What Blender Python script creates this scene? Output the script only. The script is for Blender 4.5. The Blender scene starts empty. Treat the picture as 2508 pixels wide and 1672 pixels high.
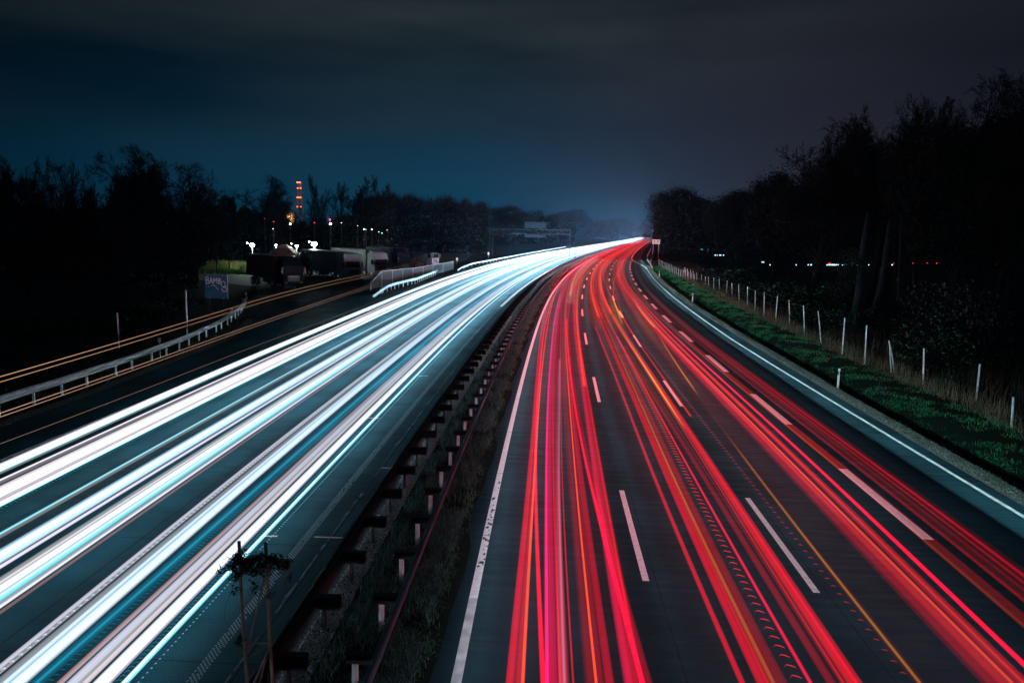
import bpy, math, random
import numpy as np
from mathutils import Vector, Matrix

sc = bpy.context.scene
R = math.radians
# ------------------------------------------------------------------ camera
CAM_H = 7.6
cd = bpy.data.cameras.new("camera"); cam = bpy.data.objects.new("camera", cd)
sc.collection.objects.link(cam); sc.camera = cam
cd.sensor_width = 36.0; cd.lens = 26.878; cd.clip_start = 0.2; cd.clip_end = 12000
PITCH = R(8.277); ROLL = R(1.651)
cam.matrix_world = Matrix.Translation((0, 0, CAM_H)) @ Matrix.Rotation(R(90) - PITCH, 4, 'X') @ Matrix.Rotation(ROLL, 4, 'Z')
# ------------------------------------------------------------------ render
sc.render.engine = 'CYCLES'
sc.cycles.use_denoising = True
sc.cycles.max_bounces = 4; sc.cycles.diffuse_bounces = 2; sc.cycles.glossy_bounces = 2
sc.cycles.transmission_bounces = 2; sc.cycles.volume_bounces = 0
sc.cycles.transparent_max_bounces = 200
sc.cycles.caustics_reflective = False; sc.cycles.caustics_refractive = False
sc.cycles.sample_clamp_indirect = 4.0
sc.cycles.use_light_tree = True
sc.view_settings.view_transform = 'Standard'; sc.view_settings.look = 'None'
sc.view_settings.exposure = 0.0; sc.view_settings.gamma = 1.0
# ------------------------------------------------------------------ world: night sky, blue low down, grey cloud lit by the town above
w = bpy.data.worlds.new("World"); sc.world = w; w.use_nodes = True
nt = w.node_tree; nt.nodes.clear()
N = nt.nodes.new; L = nt.links.new
out = N('ShaderNodeOutputWorld'); bg = N('ShaderNodeBackground'); tc = N('ShaderNodeTexCoord')
sep = N('ShaderNodeSeparateXYZ'); L(tc.outputs['Generated'], sep.inputs[0])
def ramp(stops, inp):
    r = N('ShaderNodeValToRGB'); e = r.color_ramp.elements
    e[0].position = stops[0][0]; e[0].color = (*stops[0][1], 1)
    e[1].position = stops[-1][0]; e[1].color = (*stops[-1][1], 1)
    for p, c in stops[1:-1]:
        q = e.new(p); q.color = (*c, 1)
    L(inp, r.inputs[0]); return r.outputs[0]
base = ramp([(0.0, (.0008, .032, .062)), (.06, (.0008, .026, .052)), (.13, (.0006, .0115, .024)), (.21, (.0010, .0062, .0115)),
             (.34, (.0022, .0052, .0068)), (.48, (.0026, .0042, .0048)), (.70, (.001, .002, .003)), (1.0, (.0005, .001, .002))], sep.outputs[2])
# grey cloud bank lit from the town
mp = N('ShaderNodeMapping'); mp.inputs['Scale'].default_value = (1.3, 1.3, 7.0); L(tc.outputs['Generated'], mp.inputs[0])
mp.inputs['Rotation'].default_value = (0.0, R(6), 0.0)
nz = N('ShaderNodeTexNoise'); nz.inputs['Scale'].default_value = 1.6; nz.inputs['Detail'].default_value = 4.0; nz.inputs['Roughness'].default_value = .45
L(mp.outputs[0], nz.inputs['Vector'])
cl = ramp([(.36, (0, 0, 0)), (.62, (1, 1, 1))], nz.outputs[0])
cb = ramp([(.0, (0, 0, 0)), (.10, (.25, .25, .25)), (.26, (.8, .8, .8)), (.45, (.7, .7, .7)), (.7, (.1, .1, .1))], sep.outputs[2])
mul = N('ShaderNodeMath'); mul.operation = 'MULTIPLY'; L(cl, mul.inputs[0]); L(cb, mul.inputs[1])
m2 = N('ShaderNodeMixRGB'); m2.blend_type = 'ADD'; L(mul.outputs[0], m2.inputs[0]); L(base, m2.inputs[1]); m2.inputs[2].default_value = (.0165, .0195, .0195, 1)
# warmer, greyer sky towards the right (east)
az = ramp([(.48, (0, 0, 0)), (.72, (1, 1, 1))], None or sep.outputs[0]) if False else None
mr = N('ShaderNodeMapRange'); L(sep.outputs[0], mr.inputs[0]); mr.inputs[1].default_value = -.05; mr.inputs[2].default_value = .38
eb = ramp([(.0, (.5, .5, .5)), (.06, (1, 1, 1)), (.22, (.5, .5, .5)), (.42, (0, 0, 0))], sep.outputs[2])
m4 = N('ShaderNodeMath'); m4.operation = 'MULTIPLY'; L(mr.outputs[0], m4.inputs[0]); L(eb, m4.inputs[1])
m3 = N('ShaderNodeMixRGB'); m3.blend_type = 'MIX'; L(m4.outputs[0], m3.inputs[0]); L(m2.outputs[0], m3.inputs[1]); m3.inputs[2].default_value = (.0200, .0170, .0255, 1)
# darker to the far left and far right, away from the town glow
mr2 = N('ShaderNodeMath'); mr2.operation = 'ABSOLUTE'; L(sep.outputs[0], mr2.inputs[0])
dk = ramp([(.10, (1, 1, 1)), (.34, (.74, .76, .78)), (.56, (.40, .44, .46))], mr2.outputs[0])
m5 = N('ShaderNodeMixRGB'); m5.blend_type = 'MULTIPLY'; m5.inputs[0].default_value = 1; L(m3.outputs[0], m5.inputs[1]); L(dk, m5.inputs[2])
L(m5.outputs[0], bg.inputs[0]); bg.inputs[1].default_value = 1.42; L(bg.outputs[0], out.inputs[0])

# ------------------------------------------------------------------ road geometry (plan curve of the white edge line)
KN = [-10, 40, 80, 120, 160, 200, 250, 320, 450, 700, 1300]
KV = [1.081, .429, .861, .680, .485, .388, .162, .063, .024, -.008, -.024]
_S = np.arange(-60, 3001, 1.0)
_k = np.where(_S < -10, 0, np.interp(_S, KN, KV)) / 1000; _k[_S > 1300] = 0
_i0 = int(np.where(_S == -10)[0][0])
_th = np.cumsum(_k); _th = _th - _th[_i0] + .020917 + _k[_i0]
_X = np.cumsum(np.sin(_th)); _Y = np.cumsum(np.cos(_th))
_X = _X - _X[_i0] - 1.49057 + math.sin(_th[_i0]); _Y = _Y - _Y[_i0] - 10 + math.cos(_th[_i0])
def P(s, u, z=0.0):
    t = np.interp(s, _S, _th)
    return (float(np.interp(s, _S, _X) + u * math.cos(t)), float(np.interp(s, _S, _Y) - u * math.sin(t)), z)
def HD(s): return float(np.interp(s, _S, _th))
F_PX = 1872.525
def ray(px, py):
    A, B = px - 1254, py - 836; cr, sr = math.cos(ROLL), math.sin(ROLL)
    A, B = A * cr + B * sr, -A * sr + B * cr
    c, s_ = math.cos(PITCH), math.sin(PITCH)
    return A / F_PX, c - (B / F_PX) * s_, -s_ - (B / F_PX) * c
def onz(px, py, z=0.0):
    a, b, c = ray(px, py); t = (z - CAM_H) / c
    return a * t, b * t, z
def ony(px, py, Y):
    a, b, c = ray(px, py); t = Y / b
    return a * t, Y, CAM_H + c * t
def SU(x, y):
    i = int(np.argmin((_X - x) ** 2 + (_Y - y) ** 2)); t = _th[i]
    return float(_S[i] + (x - _X[i]) * math.sin(t) + (y - _Y[i]) * math.cos(t)), float((x - _X[i]) * math.cos(t) - (y - _Y[i]) * math.sin(t))

# ------------------------------------------------------------------ mesh helpers
class MB:
    def __init__(s): s.v = []; s.f = []; s.c = []; s.uv = None
    def add(s, vs, fs, col=None):
        n = len(s.v); s.v += [tuple(p) for p in vs]; s.f += [tuple(i + n for i in f) for f in fs]
        if col is not None: s.c += [col] * len(vs)
    def box(s, c, d, rz=0.0, m=None, bev=0.0):
        hx, hy, hz = d[0] / 2, d[1] / 2, d[2] / 2
        if bev > 0:
            b = min(bev, hx * .9, hy * .9, hz * .9); vs = []; 
            for zz, ins in ((-hz, b), (-hz + b, 0), (hz - b, 0), (hz, b)):
                X_, Y_ = hx - ins, hy - ins
                vs += [(-X_ + b, -Y_, zz), (X_ - b, -Y_, zz), (X_, -Y_ + b, zz), (X_, Y_ - b, zz), (X_ - b, Y_, zz), (-X_ + b, Y_, zz), (-X_, Y_ - b, zz), (-X_, -Y_ + b, zz)]
            fs = [tuple(range(7, -1, -1)), tuple(range(24, 32))]
            for k in range(3):
                for i in range(8):
                    j = (i + 1) % 8; fs.append((k * 8 + i, k * 8 + j, k * 8 + 8 + j, k * 8 + 8 + i))
        else:
            vs = [(x, y, z) for z in (-hz, hz) for x, y in ((-hx, -hy), (hx, -hy), (hx, hy), (-hx, hy))]
            fs = [(3, 2, 1, 0), (4, 5, 6, 7), (0, 1, 5, 4), (1, 2, 6, 5), (2, 3, 7, 6), (3, 0, 4, 7)]
        cz, sz = math.cos(rz), math.sin(rz)
        vs = [(c[0] + x * cz - y * sz, c[1] + x * sz + y * cz, c[2] + z) for x, y, z in vs]
        if m is not None: vs = [tuple(m @ Vector(p)) for p in vs]
        s.add(vs, fs)
    def tube(s, pts, rad, n=8, cap=True):
        pts = [Vector(p) for p in pts]
        if not isinstance(rad, (list, tuple)): rad = [rad] * len(pts)
        vs = []; fs = []; prev = None
        for i, p in enumerate(pts):
            d = (pts[min(i + 1, len(pts) - 1)] - pts[max(i - 1, 0)])
            if d.length < 1e-9: d = Vector((0, 0, 1))
            d.normalize()
            a = Vector((0, 0, 1)) if abs(d.z) < .95 else Vector((1, 0, 0))
            if prev is not None: a = prev
            x = (a - d * a.dot(d))
            if x.length < 1e-6: x = Vector((1, 0, 0)) - d * d.x
            x.normalize(); prev = x; y = d.cross(x)
            for k in range(n):
                t = 2 * math.pi * k / n
                vs.append(p + (x * math.cos(t) + y * math.sin(t)) * rad[i])
        for i in range(len(pts) - 1):
            for k in range(n):
                j = (k + 1) % n; fs.append((i * n + k, i * n + j, (i + 1) * n + j, (i + 1) * n + k))
        if cap: fs += [tuple(range(n - 1, -1, -1)), tuple(range((len(pts) - 1) * n, len(pts) * n))]
        s.add(vs, fs)
    def prism(s, prof, depth, m):
        # prof: list of (x,z) outline; extruded along y by depth
        n = len(prof); vs = [(x, -depth / 2, z) for x, z in prof] + [(x, depth / 2, z) for x, z in prof]
        fs = [tuple(range(n)), tuple(range(2 * n - 1, n - 1, -1))] + [(i, i + n, (i + 1) % n + n, (i + 1) % n) for i in range(n)]
        s.add([tuple(m @ Vector(p)) for p in vs], fs)
    def build(s, name, mat, parent=None, smooth=False):
        me = bpy.data.meshes.new(name); me.from_pydata(s.v, [], s.f)
        if s.c and len(s.c) == len(s.v):
            a = me.color_attributes.new('Col', 'FLOAT_COLOR', 'POINT')
            a.data.foreach_set('color', np.array(s.c, dtype=np.float32).ravel())
        if s.uv is not None:
            ul = me.uv_layers.new(name='UVMap'); li = np.zeros(len(me.loops), dtype=np.int32); me.loops.foreach_get('vertex_index', li)
            ul.data.foreach_set('uv', np.array(s.uv, dtype=np.float32)[li].ravel())
        me.materials.append(mat)
        if smooth: me.polygons.foreach_set('use_smooth', [True] * len(me.polygons))
        me.update()
        o = bpy.data.objects.new(name, me); sc.collection.objects.link(o)
        if parent is not None: o.parent = parent
        return o
def tag(o, label, cat, group=None):
    o['label'] = label; o['category'] = cat
    if group: o['group'] = group
    return o
def thing(name, label, cat, loc=(0, 0, 0), rz=0, group=None):
    o = bpy.data.objects.new(name, None); sc.collection.objects.link(o); o.location = loc; o.rotation_euler = (0, 0, rz)
    o.empty_display_size = .3
    return tag(o, label, cat, group)
def struct(o, stuff=False):
    o['kind'] = 'stuff' if stuff else 'structure'; return o
def copy_thing(src, loc, rz=0, scale=None, label=None, group=None):
    r = src.copy(); sc.collection.objects.link(r); r.location = loc; r.rotation_euler = (0, 0, rz)
    if scale: r.scale = scale
    if label: r['label'] = label
    if group: r['group'] = group
    for ch in [c for c in src.children]:
        c = ch.copy(); sc.collection.objects.link(c); c.parent = r
        for g in [q for q in ch.children]:
            d = g.copy(); sc.collection.objects.link(d); d.parent = c
    return r

# ------------------------------------------------------------------ materials
def mat(name, col, rough=.7, metal=0.0, spec=.5, noise=None, bump=None, coat=0):
    m = bpy.data.materials.new(name); m.use_nodes = True; t = m.node_tree; b = t.nodes['Principled BSDF']
    b.inputs['Base Color'].default_value = (*col, 1); b.inputs['Roughness'].default_value = rough
    b.inputs['Metallic'].default_value = metal; b.inputs['Specular IOR Level'].default_value = spec
    if noise:
        sc_, amt, col2 = noise
        tcn = t.nodes.new('ShaderNodeTexCoord'); n = t.nodes.new('ShaderNodeTexNoise'); n.inputs['Scale'].default_value = sc_; n.inputs['Detail'].default_value = 6
        t.links.new(tcn.outputs['Object'], n.inputs['Vector'])
        r = t.nodes.new('ShaderNodeMapRange'); r.inputs[1].default_value = .5 - amt; r.inputs[2].default_value = .5 + amt; t.links.new(n.outputs[0], r.inputs[0])
        x = t.nodes.new('ShaderNodeMixRGB'); x.inputs[1].default_value = (*col, 1); x.inputs[2].default_value = (*col2, 1); t.links.new(r.outputs[0], x.inputs[0])
        t.links.new(x.outputs[0], b.inputs['Base Color'])
        if bump:
            bp = t.nodes.new('ShaderNodeBump'); bp.inputs['Strength'].default_value = bump; bp.inputs['Distance'].default_value = .02
            t.links.new(n.outputs[0], bp.inputs['Height']); t.links.new(bp.outputs[0], b.inputs['Normal'])
    return m
def emis(name, col, st):
    m = bpy.data.materials.new(name); m.use_nodes = True; t = m.node_tree; t.nodes.clear()
    o = t.nodes.new('ShaderNodeOutputMaterial'); e = t.nodes.new('ShaderNodeEmission'); e.inputs[0].default_value = (*col, 1); e.inputs[1].default_value = st
    t.links.new(e.outputs[0], o.inputs[0]); return m
def vcol_mat(name, rough=.8, trans=0.0):
    m = bpy.data.materials.new(name); m.use_nodes = True; t = m.node_tree; b = t.nodes['Principled BSDF']
    a = t.nodes.new('ShaderNodeAttribute'); a.attribute_name = 'Col'; t.links.new(a.outputs['Color'], b.inputs['Base Color'])
    b.inputs['Roughness'].default_value = rough; b.inputs['Specular IOR Level'].default_value = .04
    return m
def road_mat(name, c1, c2, joints, rough=.5, tint=(1, 1, 1)):
    """concrete or asphalt: UV.x = metres across, UV.y = metres along"""
    m = bpy.data.materials.new(name); m.use_nodes = True; t = m.node_tree; b = t.nodes['Principled BSDF']
    n = t.nodes.new; l = t.links.new
    uv = n('ShaderNodeUVMap'); uv.uv_map = 'UVMap'
    n1 = n('ShaderNodeTexNoise'); n1.inputs['Scale'].default_value = .55; n1.inputs['Detail'].default_value = 8; n1.inputs['Roughness'].default_value = .65; l(uv.outputs[0], n1.inputs['Vector'])
    mp_ = n('ShaderNodeMapping'); mp_.inputs['Scale'].default_value = (.35, 3.2, 1); l(uv.outputs[0], mp_.inputs[0])
    n2 = n('ShaderNodeTexNoise'); n2.inputs['Scale'].default_value = 1.3; n2.inputs['Detail'].default_value = 6; n2.inputs['Roughness'].default_value = .7; l(mp_.outputs[0], n2.inputs['Vector'])
    n3 = n('ShaderNodeTexNoise'); n3.inputs['Scale'].default_value = 26; n3.inputs['Detail'].default_value = 4; l(uv.outputs[0], n3.inputs['Vector'])
    ad = n('ShaderNodeMath'); ad.operation = 'ADD'; l(n1.outputs[0], ad.inputs[0]); l(n2.outputs[0], ad.inputs[1])
    mr_ = n('ShaderNodeMapRange'); mr_.inputs[1].default_value = .75; mr_.inputs[2].default_value = 1.28; l(ad.outputs[0], mr_.inputs[0])
    mx = n('ShaderNodeMixRGB'); mx.inputs[1].default_value = (*c1, 1); mx.inputs[2].default_value = (*c2, 1); l(mr_.outputs[0], mx.inputs[0])
    g = n('ShaderNodeMapRange'); g.inputs[1].default_value = .3; g.inputs[2].default_value = .7; g.inputs[3].default_value = .72; g.inputs[4].default_value = 1.25; l(n3.outputs[0], g.inputs[0])
    mg = n('ShaderNodeMixRGB'); mg.blend_type = 'MULTIPLY'; mg.inputs[0].default_value = 1; l(mx.outputs[0], mg.inputs[1]); l(g.outputs[0], mg.inputs[2])
    last = mg.outputs[0]
    if joints:
        sp = n('ShaderNodeSeparateXYZ'); l(uv.outputs[0], sp.inputs[0])
        def line(src, off, period, width):
            a = n('ShaderNodeMath'); a.operation = 'ADD'; a.inputs[1].default_value = -off; l(src, a.inputs[0])
            if period:
                q = n('ShaderNodeMath'); q.operation = 'PINGPONG'; q.inputs[1].default_value = period / 2; l(a.outputs[0], q.inputs[0])
            else:
                q = n('ShaderNodeMath'); q.operation = 'ABSOLUTE'; l(a.outputs[0], q.inputs[0])
            r_ = n('ShaderNodeMath'); r_.operation = 'LESS_THAN'; r_.inputs[1].default_value = width; l(q.outputs[0], r_.inputs[0]); return r_.outputs[0]
        acc = line(sp.outputs[1], joints[0], joints[1], .011)
        for uo in joints[2]:
            k = line(sp.outputs[0], uo, 0, .013); mxx = n('ShaderNodeMath'); mxx.operation = 'MAXIMUM'; l(acc, mxx.inputs[0]); l(k, mxx.inputs[1]); acc = mxx.outputs[0]
        jm = n('ShaderNodeMixRGB'); jm.inputs[2].default_value = (.006, .006, .007, 1); l(last, jm.inputs[1]); l(acc, jm.inputs[0]); last = jm.outputs[0]
    l(last, b.inputs['Base Color'])
    rr = n('ShaderNodeMapRange'); rr.inputs[1].default_value = .35; rr.inputs[2].default_value = .65; rr.inputs[3].default_value = rough - .10; rr.inputs[4].default_value = rough + .14; l(n2.outputs[0], rr.inputs[0]); l(rr.outputs[0], b.inputs['Roughness'])
    b.inputs['Specular IOR Level'].default_value = .5
    if joints:   # polished wheel tracks and a darker oily middle in every lane
        ws = n('ShaderNodeMath'); ws.operation = 'SINE'; wm_ = n('ShaderNodeMath'); wm_.operation = 'MULTIPLY'; wm_.inputs[1].default_value = 2 * math.pi / 1.84; l(sp.outputs[0], wm_.inputs[0]); l(wm_.outputs[0], ws.inputs[0])
        wr = n('ShaderNodeMapRange'); wr.inputs[1].default_value = -1; wr.inputs[3].default_value = .82; wr.inputs[4].default_value = 1.12; l(ws.outputs[0], wr.inputs[0])
        wx = n('ShaderNodeMixRGB'); wx.blend_type = 'MULTIPLY'; wx.inputs[0].default_value = 1; l(last, wx.inputs[1]); l(wr.outputs[0], wx.inputs[2])
        st_ = n('ShaderNodeTexNoise'); st_.inputs['Scale'].default_value = .22; st_.inputs['Detail'].default_value = 5; l(uv.outputs[0], st_.inputs['Vector'])
        sr = n('ShaderNodeMapRange'); sr.inputs[1].default_value = .42; sr.inputs[2].default_value = .58; sr.inputs[3].default_value = .72; sr.inputs[4].default_value = 1.18; l(st_.outputs[0], sr.inputs[0])
        wy = n('ShaderNodeMixRGB'); wy.blend_type = 'MULTIPLY'; wy.inputs[0].default_value = 1; l(wx.outputs[0], wy.inputs[1]); l(sr.outputs[0], wy.inputs[2]); l(wy.outputs[0], b.inputs['Base Color'])
    bp = n('ShaderNodeBump'); bp.inputs['Strength'].default_value = .35; bp.inputs['Distance'].default_value = .006; l(n3.outputs[0], bp.inputs['Height']); l(bp.outputs[0], b.inputs['Normal'])
    return m
# additive glow: light laid down along a lamp's path; brightness follows the thickness of the luminous path
def trail_mat(name):
    m = bpy.data.materials.new(name); m.use_nodes = True; t = m.node_tree; t.nodes.clear(); n = t.nodes.new; l = t.links.new
    o = n('ShaderNodeOutputMaterial'); a = n('ShaderNodeAttribute'); a.attribute_name = 'Col'
    lw = n('ShaderNodeLayerWeight'); lw.inputs[0].default_value = .5
    iv = n('ShaderNodeMath'); iv.operation = 'SUBTRACT'; iv.inputs[0].default_value = 1; l(lw.outputs['Facing'], iv.inputs[1])
    pw = n('ShaderNodeMath'); pw.operation = 'POWER'; pw.inputs[1].default_value = 1.5; l(iv.outputs[0], pw.inputs[0])
    e = n('ShaderNodeEmission'); l(a.outputs['Color'], e.inputs[0]); l(pw.outputs[0], e.inputs[1])
    tr = n('ShaderNodeBsdfTransparent'); s = n('ShaderNodeAddShader'); l(tr.outputs[0], s.inputs[0]); l(e.outputs[0], s.inputs[1]); l(s.outputs[0], o.inputs[0])
    return m

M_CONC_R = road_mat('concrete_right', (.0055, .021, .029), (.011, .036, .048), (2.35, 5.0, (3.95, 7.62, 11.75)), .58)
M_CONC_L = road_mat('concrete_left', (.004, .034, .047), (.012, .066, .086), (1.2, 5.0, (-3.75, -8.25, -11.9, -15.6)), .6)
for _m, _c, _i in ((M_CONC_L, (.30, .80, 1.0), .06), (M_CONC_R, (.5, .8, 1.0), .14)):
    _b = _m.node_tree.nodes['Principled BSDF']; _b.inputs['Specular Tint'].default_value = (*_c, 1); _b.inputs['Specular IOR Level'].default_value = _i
M_ASPH = road_mat('asphalt', (.010, .018, .024), (.020, .032, .040), None, .80)
M_PAINT = mat('road_paint', (.88, .88, .88), .5, noise=(9, .2, (.62, .62, .63)))
M_PAINT_OLD = mat('worn_paint', (.66, .66, .66), .6, noise=(3.0, .14, (.36, .37, .38)))
M_GROUND = mat('soil', (.006, .014, .012), .95, 0, .05, noise=(.8, .2, (.006, .012, .008)), bump=.6)
M_GRASSBASE = mat('verge_soil', (.020, .040, .014), .95, noise=(1.6, .16, (.012, .020, .008)), bump=.8)
M_GRAVEL = mat('gravel', (.16, .16, .15), .8, noise=(16, .12, (.03, .03, .028)), bump=1.0)
M_GALV = mat('galvanised_steel', (.40, .43, .46), .40, .25, noise=(5, .2, (.26, .28, .30)))
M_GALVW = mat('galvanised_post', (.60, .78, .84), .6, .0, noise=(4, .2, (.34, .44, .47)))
M_DKSTEEL = mat('weathered_steel', (.055, .055, .060), .6, .2, noise=(3, .2, (.035, .03, .03)))
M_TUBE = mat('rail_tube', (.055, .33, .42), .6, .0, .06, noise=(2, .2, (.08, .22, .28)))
M_BARK = mat('bark', (.003, .006, .0075), .95, 0, .05, noise=(3, .2, (.0015, .003, .003)))
M_BARKP = mat('pale_bark', (.010, .022, .028), .9, 0, .05, noise=(2, .2, (.003, .007, .008)))
M_WHITE = mat('white_plastic', (.80, .80, .80), .45)
M_BLACK = mat('black_plastic', (.012, .012, .013), .5)
M_REFL = mat('reflector', (.9, .9, .9), .2)
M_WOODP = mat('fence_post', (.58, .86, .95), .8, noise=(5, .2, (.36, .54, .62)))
M_RUST = mat('rusty_pipe', (.10, .085, .075), .7, .1, noise=(8, .15, (.05, .04, .036)))
M_VEG = vcol_mat('foliage'); M_TRAIL = trail_mat('light_trail')

# ------------------------------------------------------------------ ground and road sheets
def strip(name, m, us, ue, s0, s1, z=0.0, step=2.0, parent=None, uv=True):
    """a sheet between two edges given as functions or constants of s"""
    fu = us if callable(us) else (lambda s: us); fe = ue if callable(ue) else (lambda s: ue); fz = z if callable(z) else (lambda s: z)
    ss = []; s = s0
    while s < s1: ss.append(s); s += step if s < 300 else step * 4
    ss.append(s1); mb = MB(); mb.uv = []
    for s in ss:
        for k in range(3):
            u = fu(s) + (fe(s) - fu(s)) * k / 2; mb.v.append(P(s, u, fz(s))); mb.uv.append((u, s))
    for i in range(len(ss) - 1):
        for k in range(2): a = i * 3 + k; mb.f.append((a, a + 1, a + 4, a + 3))
    return mb.build(name, m, parent)
def PW(pts): xs, ys = zip(*pts); return lambda s: float(np.interp(s, xs, ys))

ROAD_R_EDGE = PW([(-60, 15.45), (175, 15.6), (190, 15.2), (215, 14.6), (260, 14.0), (600, 13.2), (3000, 13.2)])
ROAD_L_EDGE = PW([(-60, -18.3), (30, -18.4), (47, -19.6), (55, -21.6), (63, -24.2), (72, -24.6), (84, -19.4), (100, -18.9), (125, -18.9), (150, -20.5), (250, -22), (400, -24), (3000, -24)])
def zr(u, s):
    # right verge is a swale, then nearly level
    rr = ROAD_R_EDGE(s); d = u - rr; k = 1.0 if s < 140 else max(0.0, 1 - (s - 140) / 60)
    return float(np.interp(d, [-.4, 0, .5, 1.0, 1.7, 2.1, 3.2, 4.6, 6.0, 14, 60], [-.03, -.03, -.04, -.10, -.52 * k - .1, -.62 * k - .1, -.34 * k, -.05, .02, 0, 0]))
gm = MB()
gs = [-60 + i * 3 for i in range(120)] + [300 + i * 20 for i in range(136)]
gu = [-300, -200, -120, -80, -50, -38, -30, -26, -22, -20, -18.5, -15, -10, -5, -2.95, -2.2, -1.4, -.7, 0, 5, 10, 13, 14.6, 15.2, 15.6, 15.9, 16.3, 16.6, 16.9, 17.2, 17.5, 17.8, 18.2, 18.6, 19, 19.5, 20, 20.6, 21.3, 22, 24, 28, 36, 50, 80, 120, 200, 300]
for s in gs:
    for u in gu:
        if u > 15.25: z = zr(u, s)
        elif -2.9 < u < -.65: z = .03 + .02 * math.sin(s * .7 + u * 3)
        else: z = -.04
        if abs(u) > 250: z = -1.4
        gm.v.append(P(s, u, z))
nu = len(gu)
for i in range(len(gs) - 1):
    for k in range(nu - 1): a = i * nu + k; gm.f.append((a, a + 1, a + nu + 1, a + nu))
struct(gm.build('ground', M_GROUND, smooth=True))
fb = MB(); fb.add([(-6000, -800, -1.3), (6000, -800, -1.3), (6000, 9000, -1.3), (-6000, 9000, -1.3)], [(0, 1, 2, 3)])
struct(fb.build('terrain', M_GROUND))

road_r = struct(strip('road', M_CONC_R, -.62, ROAD_R_EDGE, -60, 3000, 0.0))
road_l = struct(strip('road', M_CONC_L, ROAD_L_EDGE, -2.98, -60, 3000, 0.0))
struct(strip('gravel_shoulder', M_GRAVEL, lambda s: ROAD_R_EDGE(s) - .02, lambda s: ROAD_R_EDGE(s) + .75, -60, 190, lambda s: .006))
struct(strip('gravel_strip', M_GRAVEL, -3.02, -2.45, -60, 400, .046))
struct(strip('gravel_shoulder', M_GRAVEL, lambda s: ROAD_L_EDGE(s) - .55, lambda s: ROAD_L_EDGE(s) + .02, -60, 58, .007))

# markings on the right carriageway (parts of the road)
Z1 = .005
strip('edge_line', M_PAINT_OLD, -.09, .09, -30, 14, Z1, 1, road_r)
strip('edge_line', M_PAINT, -.09, .09, 14, 900, Z1, 2, road_r)
cw = MB(); random.seed(12); M_BARE = mat('bare_concrete', (.012, .03, .04), .7)
for k in range(34):
    s_ = 15.4 + 6.2 * random.random() ** .9; u_ = random.uniform(-.07, .08); r_ = random.uniform(.012, .045); q_ = []
    for j in range(9): a_ = j * 2 * math.pi / 9; rr_ = r_ * random.uniform(.5, 1.3); q_.append(P(s_ + rr_ * math.sin(a_) * 2.2, max(-.095, min(.095, u_ + rr_ * math.cos(a_))), Z1 + .004))
    cw.add(q_, [tuple(range(9))])
for s_ in (17.3, 18.35, 22.3, 27.3, 33.1): cw.add([P(s_, -.1, Z1 + .004), P(s_, .1, Z1 + .004), P(s_ + .03, .1, Z1 + .004), P(s_ + .02, -.1, Z1 + .004)], [(0, 1, 2, 3)])
cw.build('paint_chips', M_BARE, road_r)
def rw(s): return PW([(-60, 14.98), (20, 14.98), (36, 14.84), (57, 14.64), (70, 14.76), (116, 14.95), (165, 15.1), (178, 14.95), (190, 14.3), (204, 13.2), (216, 12.1), (224, 11.6), (228, 11.42), (250, 10.95), (370, 10.5), (600, 10.2), (900, 10.2)])(s)
strip('edge_line', M_PAINT_OLD, lambda s: rw(s) - .075, lambda s: rw(s) + .075, -30, 170, Z1, 2, road_r)
strip('edge_line', M_PAINT, lambda s: rw(s) - .16, lambda s: rw(s) + .16, 170, 900, Z1, 1.5, road_r)
d1 = PW([(0, 3.72), (800, 3.72)]); d2 = PW([(0, 7.39), (800, 7.39)])
def dashes(uf, w, s0, ln, per, n):
    for i in range(n):
        a = s0 + i * per
        strip('lane_dash', M_PAINT, lambda s: uf(s) - w, lambda s: uf(s) + w, a, a + ln, Z1, 3, road_r)
s_d1 = SU(*onz(1582, 1422)[:2])[0]; s_d2 = SU(*onz(2000, 1451)[:2])[0]
s_b = SU(*onz(1780.4, 910.7)[:2])[0]
dashes(d1, .075, s_d1, 6.0, 18.0, 24); dashes(d2, .075, s_d2, 6.0, 18.0, 24)
b3 = PW([(0, 11.36), (230, 11.40)])
dashes(b3, .15, s_b - 36, 6.0, 12.0, 18)
# left carriageway: ribbed edge line nearest the median (rows of small thermoplastic dots), bright lane marks mostly hidden below the trails
rl = PW([(-60, -4.42), (60, -4.36), (200, -4.4), (600, -4.4)])
rb = MB(); random.seed(3)
s = 8.0
while s < 75:
    for k in range(5):
        if random.random() < .06: continue
        u = rl(s) + (k - 2) * .040; a = P(s + (k % 2) * .05, u - .012, Z1); b = P(s + (k % 2) * .05, u + .012, Z1); c = P(s + (k % 2) * .05 + .05, u + .012, Z1); d = P(s + (k % 2) * .05 + .05, u - .012, Z1)
        rb.add([a, b, c, d], [(0, 1, 2, 3)])
    s += .1
rb.build('ribbed_edge_line', mat('rib_paint', (.16, .26, .30), .6), road_l)
strip('edge_line', M_PAINT_OLD, lambda s: rl(s) - .14, lambda s: rl(s) + .14, 75, 900, Z1, 3, road_l)
strip('edge_line', M_PAINT_OLD, -15.72, -15.56, -20, 300, Z1, 3, road_l)
M_PATCH = mat('joint_sealant', (.10, .16, .18), .7, noise=(2.5, .10, (.02, .05, .06)))
random.seed(9); pm = MB()
s = 8.0
while s < 110:   # frayed mortar line along the paving edge
    ln = random.uniform(.3, 1.4); wd = random.uniform(.02, .085); u0 = -3.80 + random.uniform(-.03, .02)
    if random.random() < .72:
        q = [P(s + ln * t, u0 - wd * random.uniform(.3, 1), Z1) for t in (0, .33, .66, 1)] + [P(s + ln * t, u0 + wd * .3, Z1) for t in (1, .66, .33, 0)]
        pm.add(q, [tuple(range(7, -1, -1))])
    s += ln + random.uniform(0, .25)
pm.build('paving_edge_mortar', M_PATCH, road_l)
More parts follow.
